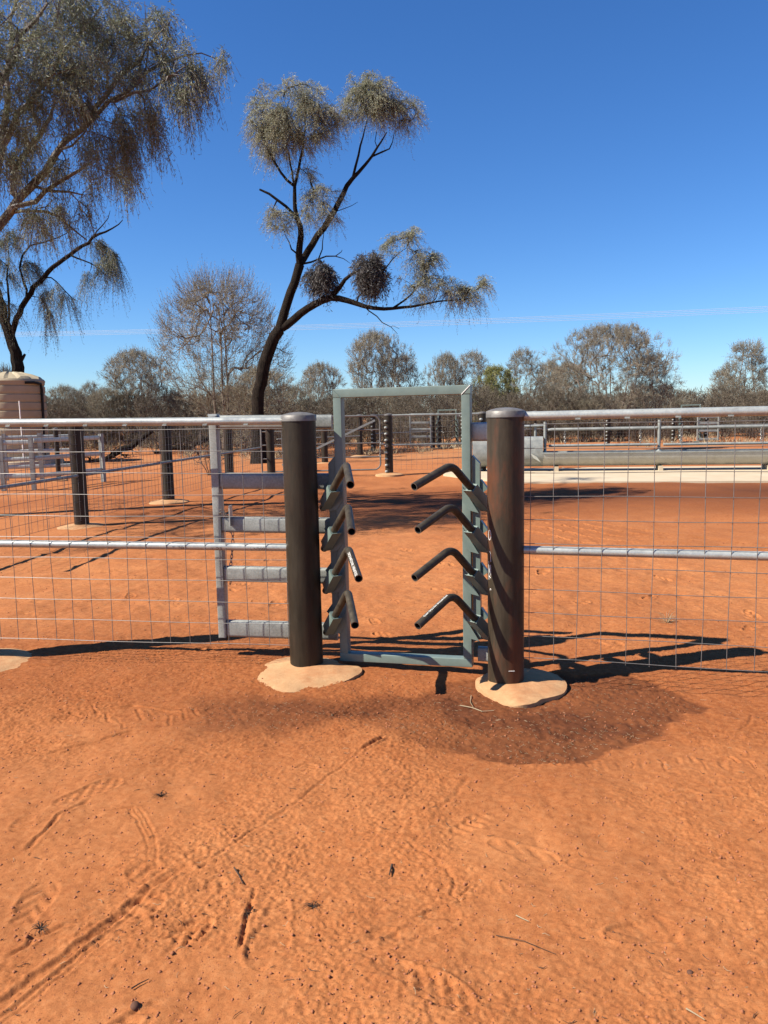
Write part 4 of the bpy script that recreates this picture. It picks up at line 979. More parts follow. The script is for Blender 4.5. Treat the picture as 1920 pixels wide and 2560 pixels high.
for c_, r_b, n_b in (((-7.2, 9.4, 4.6), 1.2, 34), ((-8.2, 10.8, 5.6), 1.4, 34), ((-6.6, 8.6, 3.7), .9, 20), ((-6.7, 11.2, 3.4), .8, 18), ((-8.8, 12.6, 4.2), 1.2, 26), ((-7.4, 13.6, 6.2), 1.3, 30), ((-9.6, 9.6, 6.6), 1.3, 30), ((-6.4, 9.8, 6.3), 1.2, 50), ((-5.95, 9.2, 5.4), 1.0, 46), ((-6.85, 11.6, 5.2), 1.0, 46), ((-7.2, 12.6, 6.6), 1.2, 50), ((-6.5, 10.8, 7.4), 1.2, 50), ((-6.9, 8.9, 7.2), 1.3, 46), ((-6.3, 10.4, 5.0), .9, 40), ((-8.3, 11.6, 7.6), 1.3, 40)):  # unseen crown masses left of frame, added to thicken the dappled shade
    TA.grow(ell(*c_, r_b, r_b, r_b*.7, n_b), cls=0, up=.1, seg=.4, wig=.06, r0=.006)
root = thing('weeping_tree', 'large weeping tree with long pale limbs reaching in at the upper left corner', 'tree', tuple(bs))
TA.lines = [(Q, np.where(R_ > .01, R_*.85, R_)) for Q, R_ in TA.lines]; TA.wood('trunk', M['bark_pale'], root, .0035)
tp, td, tcl = np.array(TA.tips), np.array(TA.tipd), np.array(TA.tipc)
m0 = tcl == 0
Q1, S1 = strands(tp[m0], td[m0], 10, .40, 10, .6, .75, .065, .0095, .75, up=.15)
Q2, S2 = strands(tp[~m0], td[~m0], 13, .42, 11, .95, .35, .065, .0095, .65, up=-.1)
cr = quads_obj('crown', np.concatenate([Q1, Q2]), M['leafA'], root)
quads_obj('leaf_stem', np.concatenate([S1, S2]), M['twig'], cr)

# ---- tree B: forked tree behind the tank
TB = Tree(); YB = 33.0
def dB(x, y, Y=YB): return atY(x*K, y*K, Y)
b0 = dB(40, 960); b0[2] = 0
TB.limb([b0, dB(40, 850), dB(38, 800), dB(36, 772), dB(22, 735), dB(8, 690)], [.42, .30, .26, .25, .22, .20], .02)
TB.limb([dB(38, 790), dB(46, 775), dB(54, 765)], [.1, .08, .05], .02)
TB.limb([dB(20, 730), dB(36, 700), dB(40, 672), dB(60, 640), dB(95, 595), dB(120, 572), dB(160, 545), dB(190, 520), dB(215, 505), dB(245, 492), dB(265, 475)], [.12, .12, .12, .11, .10, .09, .08, .065, .05, .03, .015], .03)
TB.limb([dB(22, 735), dB(0, 640), dB(-30, 560), dB(-60, 480)], [.18, .15, .12, .05], .03)
TB.limb([dB(18, 712), dB(20, 650), dB(12, 600), dB(20, 560)], [.06, .05, .04, .02], .03)
TB.limb([dB(60, 640), dB(45, 590), dB(40, 560), dB(60, 530), dB(110, 520), dB(150, 500)], [.05, .045, .04, .035, .03, .015], .03)
TB.limb([dB(150, 550), dB(185, 560), dB(215, 580), dB(235, 600)], [.04, .03, .02, .01], .03)
TB.limb([dB(205, 512), dB(230, 480), dB(238, 455)], [.03, .02, .01], .03)
TB.limb([dB(95, 595), dB(130, 610), dB(150, 640), dB(165, 650)], [.03, .025, .02, .01], .03)
pxb = YB/FPX*K
for (x, y, rx, ry, n) in ((25, 520, 25, 20, 9), (20, 570, 35, 30, 12), (60, 575, 25, 25, 6), (-60, 450, 60, 60, 20), (-30, 620, 40, 60, 15), (10, 660, 20, 20, 3), (95, 640, 14, 14, 6), (105, 680, 8, 14, 3), (140, 640, 16, 8, 4), (120, 620, 20, 10, 3), (215, 520, 20, 14, 7), (235, 540, 16, 16, 7), (245, 570, 10, 14, 5), (220, 575, 22, 14, 4), (190, 600, 8, 14, 3), (75, 470, 12, 8, 5), (140, 455, 14, 9, 5), (95, 500, 10, 8, 3)):
    q = dB(x, y, YB+rng.normal(0, .4)); TB.grow(ell(q[0], q[1], q[2], rx*pxb, rx*pxb*.8, ry*pxb, n), cls=0, up=.1, seg=.5, wig=.08, r0=.009)
root = thing('weeping_tree', 'forked tree with blackish trunk rising behind the water tank, sparse drooping leaves', 'tree', tuple(b0))
TB.wood('trunk', M['bark'], root, .006)
Q1, S1 = strands(np.array(TB.tips), np.array(TB.tipd), 18, 1.0, 18, .95, .42, .10, .016, .7, up=-.1)
cr = quads_obj('crown', Q1, M['leafA'], root)
quads_obj('leaf_stem', S1, M['twig'], cr)

# ---- the leaning tree in the middle
TM = Tree(); YM = 25.1
def zM(x, y, Y=YM): return atY(560+x/2.304, 160+y/2.304, Y)
bm = np.array([-3.95, 25.1, -.05])
fl_ = bm + np.array([0, 0, .55])
TM.limb([bm, fl_, atY(643, 1036, YM), atY(646, 965, YM), zM(235, 1740), zM(262, 1620), zM(320, 1530)], [.36, .27, .215, .21, .22, .21, .20], .015)
TM.limb([zM(320, 1530), zM(340, 1450), zM(380, 1330), zM(420, 1220), zM(437, 1155)], [.17, .16, .155, .15, .16], .01)
TM.limb([zM(437, 1155), zM(426, 1080, 25), zM(452, 980, 24.9), zM(418, 880, 24.8), zM(405, 760, 24.7), zM(402, 700, 24.7), zM(430, 600, 24.7), zM(450, 480, 24.6), zM(470, 380, 24.6), zM(470, 250, 24.6)], [.12, .115, .10, .08, .065, .055, .045, .04, .03, .015], .015)
TM.limb([zM(400, 720, 24.7), zM(350, 660, 24.5), zM(300, 590, 24.4), zM(250, 500, 24.4), zM(220, 400, 24.4)], [.05, .045, .04, .03, .012], .02)
TM.limb([zM(402, 700, 24.7), zM(390, 600, 25.2), zM(360, 480, 25.4), zM(350, 350, 25.4)], [.04, .035, .03, .012], .02)
TM.limb([zM(440, 1160), zM(462, 1110, 25.3), zM(520, 1020, 25.4), zM(590, 920, 25.5), zM(650, 820, 25.5), zM(690, 730, 25.5), zM(740, 650, 25.5), zM(800, 605, 25.5), zM(855, 535, 25.5), zM(910, 450, 25.5), zM(940, 390, 25.5)], [.12, .12, .11, .105, .095, .085, .07, .055, .045, .03, .015], .015)
TM.limb([zM(748, 640, 25.5), zM(755, 575, 25.4), zM(790, 480, 25.3), zM(800, 400, 25.3), zM(830, 300, 25.3)], [.05, .045, .035, .025, .012], .015)
TM.limb([zM(865, 525, 25.5), zM(930, 520, 25.6), zM(985, 480, 25.7), zM(980, 400, 25.7)], [.035, .03, .02, .01], .015)
TM.limb([zM(880, 500, 25.5), zM(870, 430, 25.5), zM(880, 330, 25.6)], [.02, .015, .008], .015)
TM.limb([zM(408, 865, 24.8), zM(330, 795, 24.6), zM(270, 745, 24.6), zM(205, 722, 24.6)], [.055, .05, .045, .035], .02)
TM.limb([zM(462, 1168), zM(550, 1110, 24.8), zM(650, 1105, 24.6), zM(700, 1110, 24.5), zM(730, 1150, 24.5)], [.04, .03, .02, .012, .006], .02)
TM.limb([zM(550, 1110, 24.8), zM(575, 1060, 24.8), zM(575, 975, 24.8)], [.025, .02, .012], .02)
TM.limb([zM(650, 1105, 24.6), zM(680, 1070, 24.6)], [.02, .01], .02)
TM.limb([zM(400, 1110, 24.9), zM(390, 1050, 24.8), zM(350, 980, 24.8)], [.035, .025, .01], .02)
TM.limb([zM(650, 835, 25.5), zM(710, 830, 25.4), zM(770, 795, 25.3)], [.018, .014, .008], .02)
TM.limb([zM(320, 1540), zM(370, 1500, 25), zM(430, 1450, 24.9), zM(520, 1380, 24.7), zM(570, 1345, 24.6), zM(640, 1335, 24.5), zM(720, 1370, 24.3), zM(800, 1400, 24.2), zM(900, 1412, 24), zM(1000, 1410, 23.9), zM(1100, 1385, 23.8), zM(1200, 1375, 23.7), zM(1300, 1362, 23.6), zM(1420, 1350, 23.5)], [.14, .14, .135, .125, .12, .11, .09, .075, .06, .05, .04, .03, .02, .01], .015)
TM.limb([zM(640, 1335, 24.5), zM(680, 1285, 24.3), zM(695, 1220, 24.2), zM(750, 1190, 24.1), zM(800, 1180, 24)], [.09, .075, .06, .045, .03], .015)
TM.limb([zM(950, 1408, 24), zM(1000, 1380, 23.9), zM(1070, 1365, 23.9), zM(1095, 1310, 23.9), zM(1150, 1230, 23.9)], [.04, .035, .03, .025, .012], .015)
TM.limb([zM(740, 1375, 24.2), zM(790, 1330, 24.1), zM(850, 1270, 24), zM(930, 1190, 24), zM(975, 1110, 24), zM(1050, 1060, 24)], [.035, .035, .03, .025, .018, .008], .02)
TM.limb([zM(790, 1395, 24.2), zM(880, 1445, 24.1), zM(950, 1500, 24), zM(1000, 1555, 24)], [.025, .02, .014, .006], .02)
TM.limb([zM(950, 1500, 24), zM(1010, 1525, 24)], [.01, .005], .01)
TM.limb([zM(290, 1645), zM(330, 1640, 24.9), zM(380, 1670, 24.8)], [.02, .015, .008], .02)
pm = YM/FPX/2.304
for (x, y, rx, ry, n) in ((290, 250, 130, 90, 50), (440, 190, 120, 80, 48), (560, 260, 90, 80, 32), (400, 350, 160, 110, 60), (240, 380, 90, 80, 24), (300, 470, 100, 70, 24), (470, 440, 90, 70, 24), (560, 380, 70, 50, 14), (630, 330, 40, 30, 7), (160, 320, 30, 50, 6),
  (760, 180, 90, 70, 36), (860, 150, 90, 60, 30), (900, 220, 130, 80, 44), (1020, 250, 100, 60, 26), (1090, 290, 50, 50, 9), (880, 310, 90, 50, 20), (1020, 350, 50, 40, 8), (700, 280, 40, 40, 6),
  (450, 640, 45, 50, 8), (560, 770, 90, 60, 20), (600, 870, 60, 50, 10), (480, 830, 50, 50, 8), (300, 870, 55, 50, 12), (300, 940, 50, 30, 6), (370, 900, 40, 50, 6),
  (1060, 1010, 70, 40, 14), (960, 1030, 50, 60, 10), (1140, 1120, 80, 60, 18), (1180, 1170, 70, 60, 14), (1120, 1250, 70, 50, 14), (1230, 1270, 70, 40, 11), (1370, 1290, 100, 40, 18), (1480, 1300, 60, 40, 10), (1390, 1350, 70, 30, 9), (1300, 1340, 60, 30, 7), (1150, 1340, 60, 30, 6)):
    Y_ = 24.6 if x < 650 and y < 1000 else (25.5 if y < 900 else 23.9)
    q = zM(x, y, Y_); TM.grow(ellc(q[0], q[1], q[2], rx*pm*1.04, rx*pm*.9, ry*pm*1.06, int(n*1.1)), cls=0, up=.12, seg=.4, wig=.06, r0=.008)
nm_ = len(TM.tips)
for (x, y, rx, ry, n, Y_) in ((560, 1225, 70, 85, 70, 24.6), (840, 1190, 80, 105, 110, 24.0)):
    q = zM(x, y, Y_); TM.grow(ell(q[0], q[1], q[2], rx*pm, rx*pm*.8, ry*pm, n), cls=1, up=0, seg=.3, wig=.05, r0=.006)
root = thing('leaning_tree', 'tall leaning tree with dark bark, two rounded crowns and a long low limb reaching right', 'tree', tuple(bm))
TM.lines = [(Q, R_*.9) for Q, R_ in TM.lines]; TM.wood('trunk', M['bark'], root, .006, 12)
T_, D_, C_ = np.array(TM.tips), np.array(TM.tipd), np.array(TM.tipc)
Q1, S1 = strands(T_[C_ == 0], D_[C_ == 0], 12, .62, 14, .48, .85, .07, .012, .8, up=.25)
cr = quads_obj('crown', Q1, M['leafM'], root)
quads_obj('leaf_stem', S1, M['twig'], cr)
Tm, Dm = T_[C_ == 1], D_[C_ == 1]
side_ = Tm[:, 0] < zM(700, 1200, 24.3)[0]
for sel in (side_, ~side_):
    Q1, S1 = strands(Tm[sel], Dm[sel], 9, .5, 10, .6, 1.2, .12, .022, .9); quads_obj('mistletoe_clump', np.concatenate([Q1, S1]), M['mistle'], root)

# ---- generic fine-twigged mulga trees
def mulga(h, wdt, seed, tips=170, stems=4, shape='vase', per=9, L=.55, leafm='mulga', ll=.12, lw=.02, low=.18, droop=-.12, K_=7, jit=.45, core=False):
    global rng
    keep = rng; rng = np.random.default_rng(seed); t = Tree()
    top = .3*h
    for i in range(stems):
        a = i*2*math.pi/stems+rng.random(); sp_ = wdt*.16*(1 if stems > 1 else 0)
        mid = np.array([math.cos(a)*sp_, math.sin(a)*sp_, h*low*1.4]); nr_ = shape == 'cone' or core; hi = np.array([math.cos(a)*wdt*(.05 if nr_ else .26), math.sin(a)*wdt*(.05 if nr_ else .26), h*(.86 if nr_ else .6)])
        if core: mid = mid*[.35, .35, 1]
        st0 = np.array([math.cos(a)*.12, math.sin(a)*.12, -.05]); t.limb([st0, mid*.6+st0*.4, mid, hi], [.013*h, .010*h, .008*h, .003*h], .012*h/6, .5, attach=False)
    n = tips
    if shape == 'vase':
        u = rng.random(n)**.65; z = h*(low+.04+(0.95-low)*u); rmax = wdt/2*np.clip(.45+.65*((z/h-low)/(1-low)), 0, 1)*np.sqrt(np.clip(1-(np.clip(z/h-.62, 0, 1)/.36)**2, .02, 1))
    elif shape == 'fan':
        u = rng.random(n)**.7; z = h*(low+(0.97-low)*u); rmax = wdt/2*np.clip((z/h-low)/(.42)+.35, 0, 1)*np.sqrt(np.clip(1-(np.clip(z/h-.45, 0, 1)/.56)**2, .03, 1))
    elif shape == 'cone':
        u = rng.random(n); z = h*(low*.5+(0.98-low*.5)*u); rmax = wdt/2*np.clip(1.08-.75*(z/h), 0.1, 1)
    else:  # round / shrub to the ground
        u = rng.random(n); z = h*(.08+.88*u**.8); rmax = wdt/2*np.sqrt(np.clip(1-((z/h-.45)/.56)**2, .03, 1))
    a = rng.random(n)*2*math.pi; rr = rmax*np.sqrt(rng.random(n)*.92+.08)
    lob = 1+.16*np.sin(a*3+seed)+.12*np.sin(a*5+z+seed); rr *= lob
    T = np.stack([rr*np.cos(a), rr*np.sin(a), z], 1); t.grow(T, up=.35 if shape != 'cone' else .1, seg=.6, wig=.035, r0=.0008*h+.002, back=1.4)
    Q, S = strands(np.array(t.tips), np.array(t.tipd), per, L, K_, droop, .55 if shape != 'cone' else .6, ll, lw, jit, up=.35 if droop < 0 else 0)
    rng = keep
    g = thing('mulga_tree', 'x', 'tree', (0, 0, 0)); t.wood('trunk', M['twig'], g, .004)
    cr = quads_obj('crown', Q, M[leafm], g); quads_obj('twigs', S, M['twig'], cr)
    return g
protos = {
 'fan': mulga(7.0, 6.4, 3, tips=640, stems=3, shape='fan', per=9, L=.95, low=.2, leafm='mulga_olive', core=True, K_=10, jit=.3, ll=.085, lw=.017, droop=-.3),
 'big': mulga(7.5, 9.5, 5, tips=900, stems=8, shape='fan', per=13, L=.7, low=.14, ll=.12, lw=.02),
 'vase': mulga(6.0, 5.5, 8, tips=480, stems=6, shape='vase', per=10, L=.6, low=.2),
 'vase2': mulga(5.2, 6.0, 13, tips=480, stems=6, shape='vase', per=10, L=.6, low=.12, leafm='mulga_olive'),
 'cone': mulga(6.0, 5.0, 21, tips=520, stems=3, shape='cone', per=9, L=.6, low=.12),
 'slim': mulga(6.0, 3.2, 34, tips=260, stems=4, shape='fan', per=8, L=.6, low=.25),
 'shrub': mulga(3.2, 4.2, 55, tips=320, stems=6, shape='round', per=9, L=.5, low=.1, ll=.10, leafm='scrub'),
 'shrub2': mulga(3.0, 4.0, 89, tips=300, stems=5, shape='round', per=9, L=.5, low=.1, leafm='scrub', ll=.10),
 'green': mulga(4.5, 4.2, 101, tips=380, stems=3, shape='round', per=14, L=.6, low=.1, leafm='green_leaf', ll=.12, lw=.03, droop=.25),
}
ph = {'fan': 7.0, 'big': 7.5, 'vase': 6.0, 'vase2': 5.2, 'cone': 6.0, 'slim': 6.0, 'shrub': 3.2, 'shrub2': 3.0, 'green': 4.5}
pw = {'fan': 6.4, 'big': 9.5, 'vase': 5.5, 'vase2': 6.0, 'cone': 5.0, 'slim': 3.2, 'shrub': 4.2, 'shrub2': 4.0, 'green': 4.2}
usedp = set()
def plant(kind, dx, dtop, dw, Y, label, group=None, rot=None, name='mulga_tree'):
    src = protos[kind]; o = src if kind not in usedp else copy_tree(src); usedp.add(kind)
    q = atY(dx*K, dtop*K, Y); h = q[2]; wd = dw*K/FPX*Y
    o.name = name; o.location = (q[0], q[1], 0); sxy = wd/pw[kind]; o.scale = (sxy, sxy, h/ph[kind]*1.0)
    o.rotation_euler = (0, 0, rot if rot is not None else random.uniform(0, 6.28)); relabel(o, label, group); return o
plant('fan', 466, 604, 275, 31, 'tall fan-shaped grey mulga tree left of the leaning tree', rot=.4)
plant('vase', 290, 760, 165, 44, 'rounded mulga tree between the tank and the tall fan-shaped one')
plant('slim', 195, 828, 60, 50, 'thin bare mulga tree right of the water tank')
plant('vase2', 140, 838, 120, 52, 'low scrubby mulga beside the right edge of the water tank')
plant('vase2', 560, 800, 180, 29, 'olive mulga spreading low on both sides of the leaning trunk')
plant('cone', 520, 835, 150, 33, 'dense brown mulga low behind the foot of the fan-shaped tree')
plant('vase', 690, 788, 110, 55, 'pale grey mulga just right of the leaning trunk')
plant('vase', 812, 722, 155, 48, 'broad round-topped mulga under the long low limb of the leaning tree')
plant('slim', 868, 770, 90, 50, 'thin half-dead mulga on the right shoulder of the round-topped one')
plant('vase', 962, 768, 90, 52, 'mulga with twin crown behind the head bar of the green frame, left half')
plant('slim', 1020, 762, 90, 53, 'mulga with twin crown behind the head bar of the green frame, right half')
plant('green', 1073, 790, 92, 44, 'dense yellow-green leafy tree above the right post of the frame', name='leafy_tree')
plant('slim', 1130, 757, 85, 47, 'upright thin-stemmed mulga right of the yellow-green tree')
plant('vase2', 1190, 785, 80, 52, 'small mulga filling the gap before the biggest round crown')
plant('big', 1318, 706, 270, 43, 'biggest mulga with wide rounded crown at right', rot=2.2)
plant('vase2', 1225, 790, 120, 46, 'brown mulga against the left foot of the biggest crown')
plant('slim', 1410, 765, 90, 44, 'open-twigged mulga on the right flank of the biggest crown')
plant('shrub', 1480, 846, 80, 85, 'far low mulga in the sky gap at right')
plant('cone', 1615, 742, 150, 46, 'layered conical mulga at the right edge')
plant('cone', 1560, 800, 90, 52, 'shorter layered mulga left of the right edge one')
plant('shrub', 10, 795, 60, 60, 'grey mulga top peeping over the left side of the tank')
GRP_T = 'look-alike low mulga scrub trees in the row behind the yards'
for i in range(44):
    x = -60 + i*41 + random.uniform(-14, 14); Y = random.choice((38, 42, 47, 54)) + random.uniform(-2, 2)
    if 1445 < x < 1535: Y = 62
    top = random.uniform(835, 868) - (10 if Y > 45 else 0); kd = ('shrub', 'shrub2', 'vase2', 'shrub2', 'shrub')[i % 5]
    if 1445 < x < 1535: top = 866
    plant(kd, x, top, random.uniform(85, 135), Y, 'low brown scrubby mulga in the row of look-alikes closing the view behind the yards', GRP_T, name='mulga_shrub')
# ground litter under the trees: low dry scrub as one mass
def tufts(N, x0, x1, y0, y1, hgt, name, m, label, cat, nb=10, wd=.006, dens=None):
    P = np.stack([rng.uniform(x0, x1, N), rng.uniform(y0, y1, N), np.zeros(N)], 1)
    if dens is not None: P = P[dens(P)]
    P = np.repeat(P, nb, 0)+rng.normal(0, .07, (len(P)*nb, 3))*[1, 1, 0]
    D = rng.normal(0, .55, (len(P), 3)); D[:, 2] = np.abs(D[:, 2])+.6
    o = quads_obj(name, leafquads(P, D, hgt, wd, .1), m, None, (0, 0, 0)); return tag(o, label, cat, kind='stuff')
tufts(9000, -45, 45, 27, 62, .28, 'dry_grass', M['straw'], 'pale dry grass tufts thinly covering the red ground towards the trees', 'grass', 9, .02, lambda P: (vnoise(P[:, 0], P[:, 1], .3, 5)+.012*(P[:, 1]-40) > .02))
tufts(1500, -30, 30, 34, 60, .8, 'low_scrub', M['twigdark'], 'dark tangled low scrub at the foot of the trees', 'scrub', 40, .02, lambda P: (vnoise(P[:, 0], P[:, 1], .5, 6)+.01*(P[:, 1]-44) > .0))
# far wood that closes the horizon
N = 5200; P = np.stack([rng.uniform(-110, 110, N), rng.uniform(62, 95, N), np.zeros(N)], 1); hh = 2.0+1.6*(vnoise(P[:, 0], P[:, 1], .12, 15)+.5)
P = np.repeat(P, 28, 0)+rng.normal(0, .9, (N*28, 3))*[1, 1, 0]; P[:, 2] = rng.random(len(P))*np.repeat(hh, 28)
D = rng.normal(0, .6, (len(P), 3)); D[:, 2] += .7
tag(quads_obj('far_wood', leafquads(P, D, .55, .06, .2), M['scrub'], None, (0, 78, 0)), 'far brown mulga wood closing the horizon as one mass', 'wood', kind='stuff')

# bare shrub and fallen branches at the left behind the yard
def twiggy(name, label, cat, px, py, Y, h, wd, n=60, m='twigdark', r0=.006, fallen=False):
    t = Tree(); q = atY(px, py, Y); b_ = np.array([q[0], Y, 0])
    if fallen:
        t.limb([b_+[-wd*.5, 0, .1], b_+[-wd*.2, 0, .25], b_+[wd*.1, .1, .5], b_+[wd*.5, .2, h]], [.06, .09, .11, .07], .05)
        T = ell(b_[0]-.2*wd, Y, .35, wd*.5, .6, .35, n)
        T[:, 2] = np.abs(T[:, 2])
    else:
        for i in range(4): t.limb([b_+[.02*i, 0, 0], b_+[(i-1.5)*.1*wd, 0, h*.4]], [.015, .01], .01, .15, attach=False)
        T = ell(b_[0], Y, h*.55, wd*.5, wd*.5, h*.45, n)
    t.grow(T, up=.2, seg=.2, wig=.05, r0=r0)
    g = thing(name, label, cat, tuple(b_)); t.wood('branches', M[m], g, .003)
    Q, S = strands(np.array(t.tips), np.array(t.tipd), 4, .28, 3, 0, .9, .06, .008, .6); quads_obj('twigs', np.concatenate([Q, S]), M[m], g); return g
twiggy('bare_shrub', 'small bare twiggy shrub behind the mesh near the slide gate stile', 'shrub', 520, 1160, 20.5, 1.1, 1.3, 70)
twiggy('bare_shrub', 'bare bush with bent stems behind the opening of the tubular gate', 'shrub', 640, 1150, 31, 1.5, 1.8, 60)
twiggy('fallen_branch', 'fallen dead tree limb lying on the ground behind the left mesh', 'branch', 300, 1130, 27, 1.1, 2.2, 60, 'bark', .012, True)
twiggy('fallen_branch', 'dead branches heaped under the trees left of the leaning trunk', 'branch', 480, 1110, 33, .9, 3.2, 80, 'bark', .012, True)

# ================================================================ litter on the near ground
def scatter_pebbles(N, name, m, label, smin, smax, region, stain_ok=None, kind='stuff'):
    P = []; 
    y = region[0]+(region[1]-region[0])*rng.random(N)**1.5; x = (rng.random(N)*2-1)*.62*y
    zz = np.array([zground(a, b) for a, b in zip(x, y)])
    s = smin+(smax-smin)*rng.random(N)**4
    ico = np.array([(1, 0, 0), (-1, 0, 0), (0, 1, 0), (0, -1, 0), (0, 0, 1), (0, 0, -1)], float); F8 = [(0, 2, 4), (2, 1, 4), (1, 3, 4), (3, 0, 4), (2, 0, 5), (1, 2, 5), (3, 1, 5), (0, 3, 5)]
    c = np.stack([x, y, zz], 1); V = c[:, None]+ico[None]*s[:, None, None]*rng.uniform(.6, 1.3, (N, 6, 1))*np.array([1, 1, .75])
    me_ = bpy.data.meshes.new(name); V = V.reshape(-1, 3).astype(np.float32); me_.vertices.add(len(V)); me_.vertices.foreach_set('co', V.reshape(-1))
    Fa = (np.array(F8)[None]+np.arange(N)[:, None, None]*6).reshape(-1).astype(np.int32); nf = N*8
    me_.loops.add(nf*3); me_.loops.foreach_set('vertex_index', Fa); me_.polygons.add(nf); me_.polygons.foreach_set('loop_start', np.arange(0, nf*3, 3, dtype=np.int32)); me_.polygons.foreach_set('loop_total', np.full(nf, 3, dtype=np.int32))
    me_.materials.append(m); me_.update(calc_edges=True); o = bpy.data.objects.new(name, me_); sc.collection.objects.link(o); tag(o, label, 'gravel', kind=kind); return o
scatter_pebbles(26000, 'soil_crumbs', M['pebble'], 'crumbs of red soil scattered over the foreground', .0016, .008, (1.55, 11))
scatter_pebbles(1100, 'gravel', M['stone'], 'small dark ironstone gravel scattered over the red soil', .0014, .0062, (1.55, 9))
def litter(N, name, m, label, l0, l1, r, region, stainw=False):
    mb = MB(); k_ = 0
    while k_ < N:
        y = region[0]+(region[1]-region[0])*random.random()**1.3; x = random.uniform(-.58, .58)*y
        if stainw:
            j, i = np.searchsorted(ys, y), np.searchsorted(xs, x)
            if grit[min(j, ny-1), min(i, nx-1)] < .5: continue
        a = random.uniform(0, 6.28); l = random.uniform(l0, l1); b_ = random.uniform(-.9, .9); P = []
        for t in (0, .33, .66, 1):
            xx, yy = x+l*t*math.cos(a+b_*t), y+l*t*math.sin(a+b_*t); P.append((xx, yy, zground(xx, yy)+r*1.5+.003*random.random()))
        mb.tube(P, [r, r*.9, r*.8, r*.5], 4, False); k_ += 1
    o = mb.build(name, m); return tag(o, label, 'litter', kind='stuff')
litter(420, 'dry_straw', M['straw'], 'bits of pale straw strewn over the foreground', .005, .03, .0008, (1.6, 8))
litter(900, 'dry_straw', M['straw'], 'dense bits of straw and dung on the damp dark patch', .004, .018, .0007, (3.2, 5.2), True)
litter(330, 'fallen_twigs', M['twigdark'], 'short dark twigs strewn over the foreground', .006, .035, .0012, (1.6, 9))
# single things one can point to
def rock(px, py, s, label):
    q = atZ(px, py); z = zground(q[0], q[1]); bm_ = MB(); n = 10; prof = [(s*math.cos(t), s*.8*math.sin(t)) for t in np.linspace(-.9, 1.5, 8)]; bm_.lathe((q[0], q[1], z), prof, 12)
    V = np.concatenate(bm_.v); V += .25*s*np.stack([vnoise(V[:, 0]*1, V[:, 1]+V[:, 2], .9/s, 3), vnoise(V[:, 1], V[:, 2]+V[:, 0], .9/s, 4), vnoise(V[:, 2], V[:, 0], .9/s, 5)], 1); bm_.v = [V]
    return tag(bm_.build('stone', M['stone'], loc=(q[0], q[1], z)), label, 'stone')
rock(338, 2508, .013, 'round brown stone beside the boot tread marks at the bottom left')
rock(1725, 2420, .009, 'small dark pebble in the foreground at lower right')
rock(1296, 1712, .014, 'pale stone just right of the right concrete mound')
def stick(pix, r, label, m='twigdark', lift=.004):
    P = []
    for q_ in pix: q = atZ(*q_); P.append((q[0], q[1], zground(q[0], q[1])+r+lift))
    mb = MB(); mb.tube(P, np.linspace(r, r*.5, len(P)), 6); return tag(mb.build('twig', M[m], loc=P[0]), label, 'twig')
stick([(585, 2168), (597, 2180), (607, 2198)], .0028, 'short stick at the upper end of the furrow in the foreground')
stick([(328, 2462), (348, 2450), (372, 2438)], .0022, 'dark twig on smooth sand at the lower left')
stick([(980, 2150), (977, 2162), (973, 2176)], .004, 'stubby upright-looking stick left of centre on open soil')
stick([(1150, 1765), (1180, 1768), (1205, 1780), (1235, 1778)], .003, 'forked pale twig in front of the right concrete mound', 'straw')
stick([(1178, 1735), (1176, 1755), (1183, 1768)], .0025, 'pale side twig crossing the forked twig before the mound', 'straw')
stick([(1290, 2285), (1305, 2292), (1322, 2300)], .002, 'pale straw blade right of the foreground centre', 'straw')
stick([(1715, 2518), (1738, 2530), (1762, 2542)], .0022, 'pale forked straw at the bottom right', 'straw')
stick([(1240, 2335), (1310, 2350), (1390, 2382)], .0012, 'long thin curved twig in the foreground right of centre')
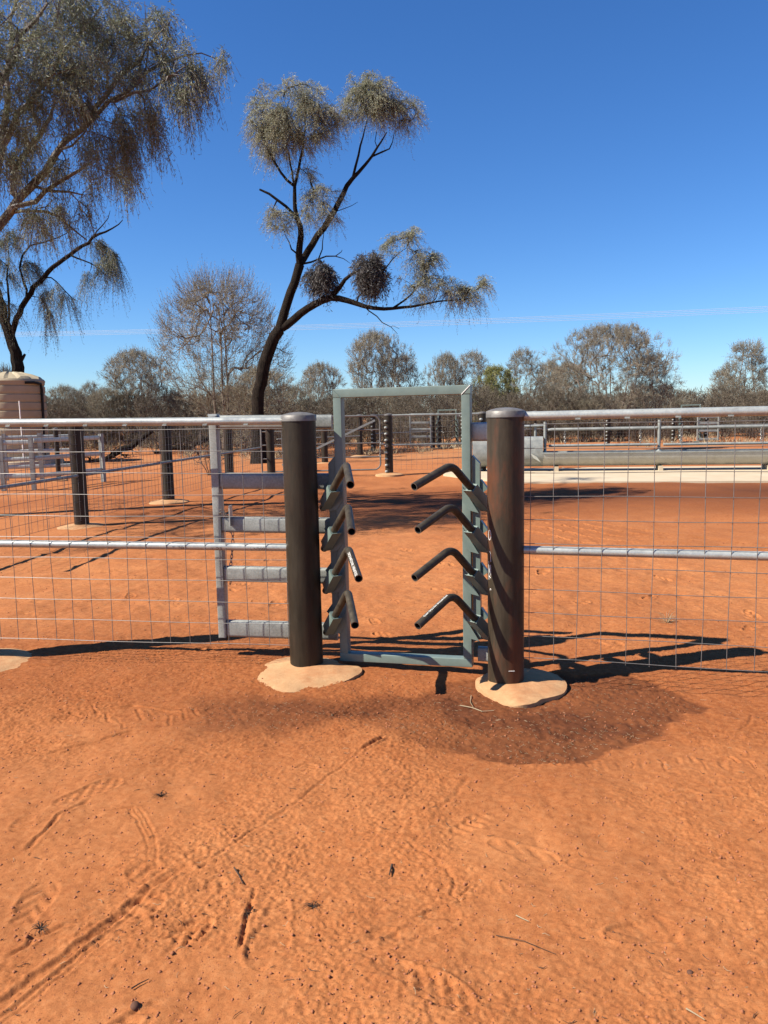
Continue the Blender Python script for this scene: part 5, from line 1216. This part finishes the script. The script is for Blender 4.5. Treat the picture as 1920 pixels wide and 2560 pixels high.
# bleached tuft of grass inside the yard at right
mb = MB(); q = atZ(1668, 1560)
for i in range(26):
    a = random.uniform(0, 6.28); l = random.uniform(.03, .10); h_ = random.uniform(.01, .09); mb.tube([(q[0], q[1], 0), (q[0]+.5*l*math.cos(a), q[1]+.5*l*math.sin(a), h_*.8), (q[0]+l*math.cos(a), q[1]+l*math.sin(a), h_)], [.002, .0014, .0006], 4, False)
tag(mb.build('grass_tuft', M['straw'], loc=(q[0], q[1], 0)), 'bleached grass tuft on the orange soil behind the right mesh', 'grass tuft')
def small_plant(px, py, label):
    mb = MB(); q = atZ(px, py); z = zground(q[0], q[1])
    for i in range(16):
        a = random.uniform(0, 6.28); l = random.uniform(.015, .045); mb.tube([(q[0], q[1], z), (q[0]+.5*l*math.cos(a), q[1]+.5*l*math.sin(a), z+.012), (q[0]+l*math.cos(a), q[1]+l*math.sin(a), z+.004)], [.0014, .001, .0005], 4, False)
    tag(mb.build('dried_plant', M['twigdark'], loc=(q[0], q[1], z)), label, 'dried plant')
small_plant(402, 1992, 'tiny dried plant in the left foreground above the curved scratch marks')
small_plant(782, 2255, 'tiny dried plant right of the long furrow')
small_plant(100, 2308, 'tiny dried plant at the far left among the boot marks')
small_plant(622, 2262, 'wiry dried plant lying across the long furrow')

# ---------------------------------------------------------------- real-world reflectances: one gain for every surface
GAIN = 0.50
SPECIAL = {'red_earth': .67, 'weeping_leaves': .80, 'olive_leaves': .84, 'mulga_foliage': .84, 'mulga_olive_foliage': .84, 'yellow_green_leaves': .85, 'mistletoe_leaves': .8, 'bright_galvanised_pipe': .66,
 'galvanised_wire': .36, 'galvanised_steel': .62, 'beige_plastic': .85, 'weathered_galvanised_trough': 1.0, 'pale_concrete': .66, 'sandy_concrete': .66, 'grey_twig_bark': .85, 'soil_crumb': .64, 'stencil_paint': 1.0, 'grey_green_paint': .62, 'scrub_foliage': .62, 'pale_bark': .8, 'dark_bark': .5, 'dark_pipe_steel': .48, 'aluminium_cable': .55}
for m in bpy.data.materials:
    if not m.use_nodes: continue
    nt = m.node_tree; gg_ = SPECIAL.get(m.name, GAIN)
    for n in list(nt.nodes):
        for sk in ('Base Color', 'Color'):
            if n.type in ('BSDF_PRINCIPLED', 'BSDF_TRANSLUCENT') and sk in n.inputs and n.inputs[sk].is_linked:
                src = n.inputs[sk].links[0].from_socket; mx = nt.nodes.new('ShaderNodeMix'); mx.data_type = 'RGBA'; mx.blend_type = 'MULTIPLY'
                mx.inputs[0].default_value = 1; mx.inputs[7].default_value = (gg_, gg_, gg_, 1); nt.links.new(src, mx.inputs[6]); nt.links.new(mx.outputs[2], n.inputs[sk])
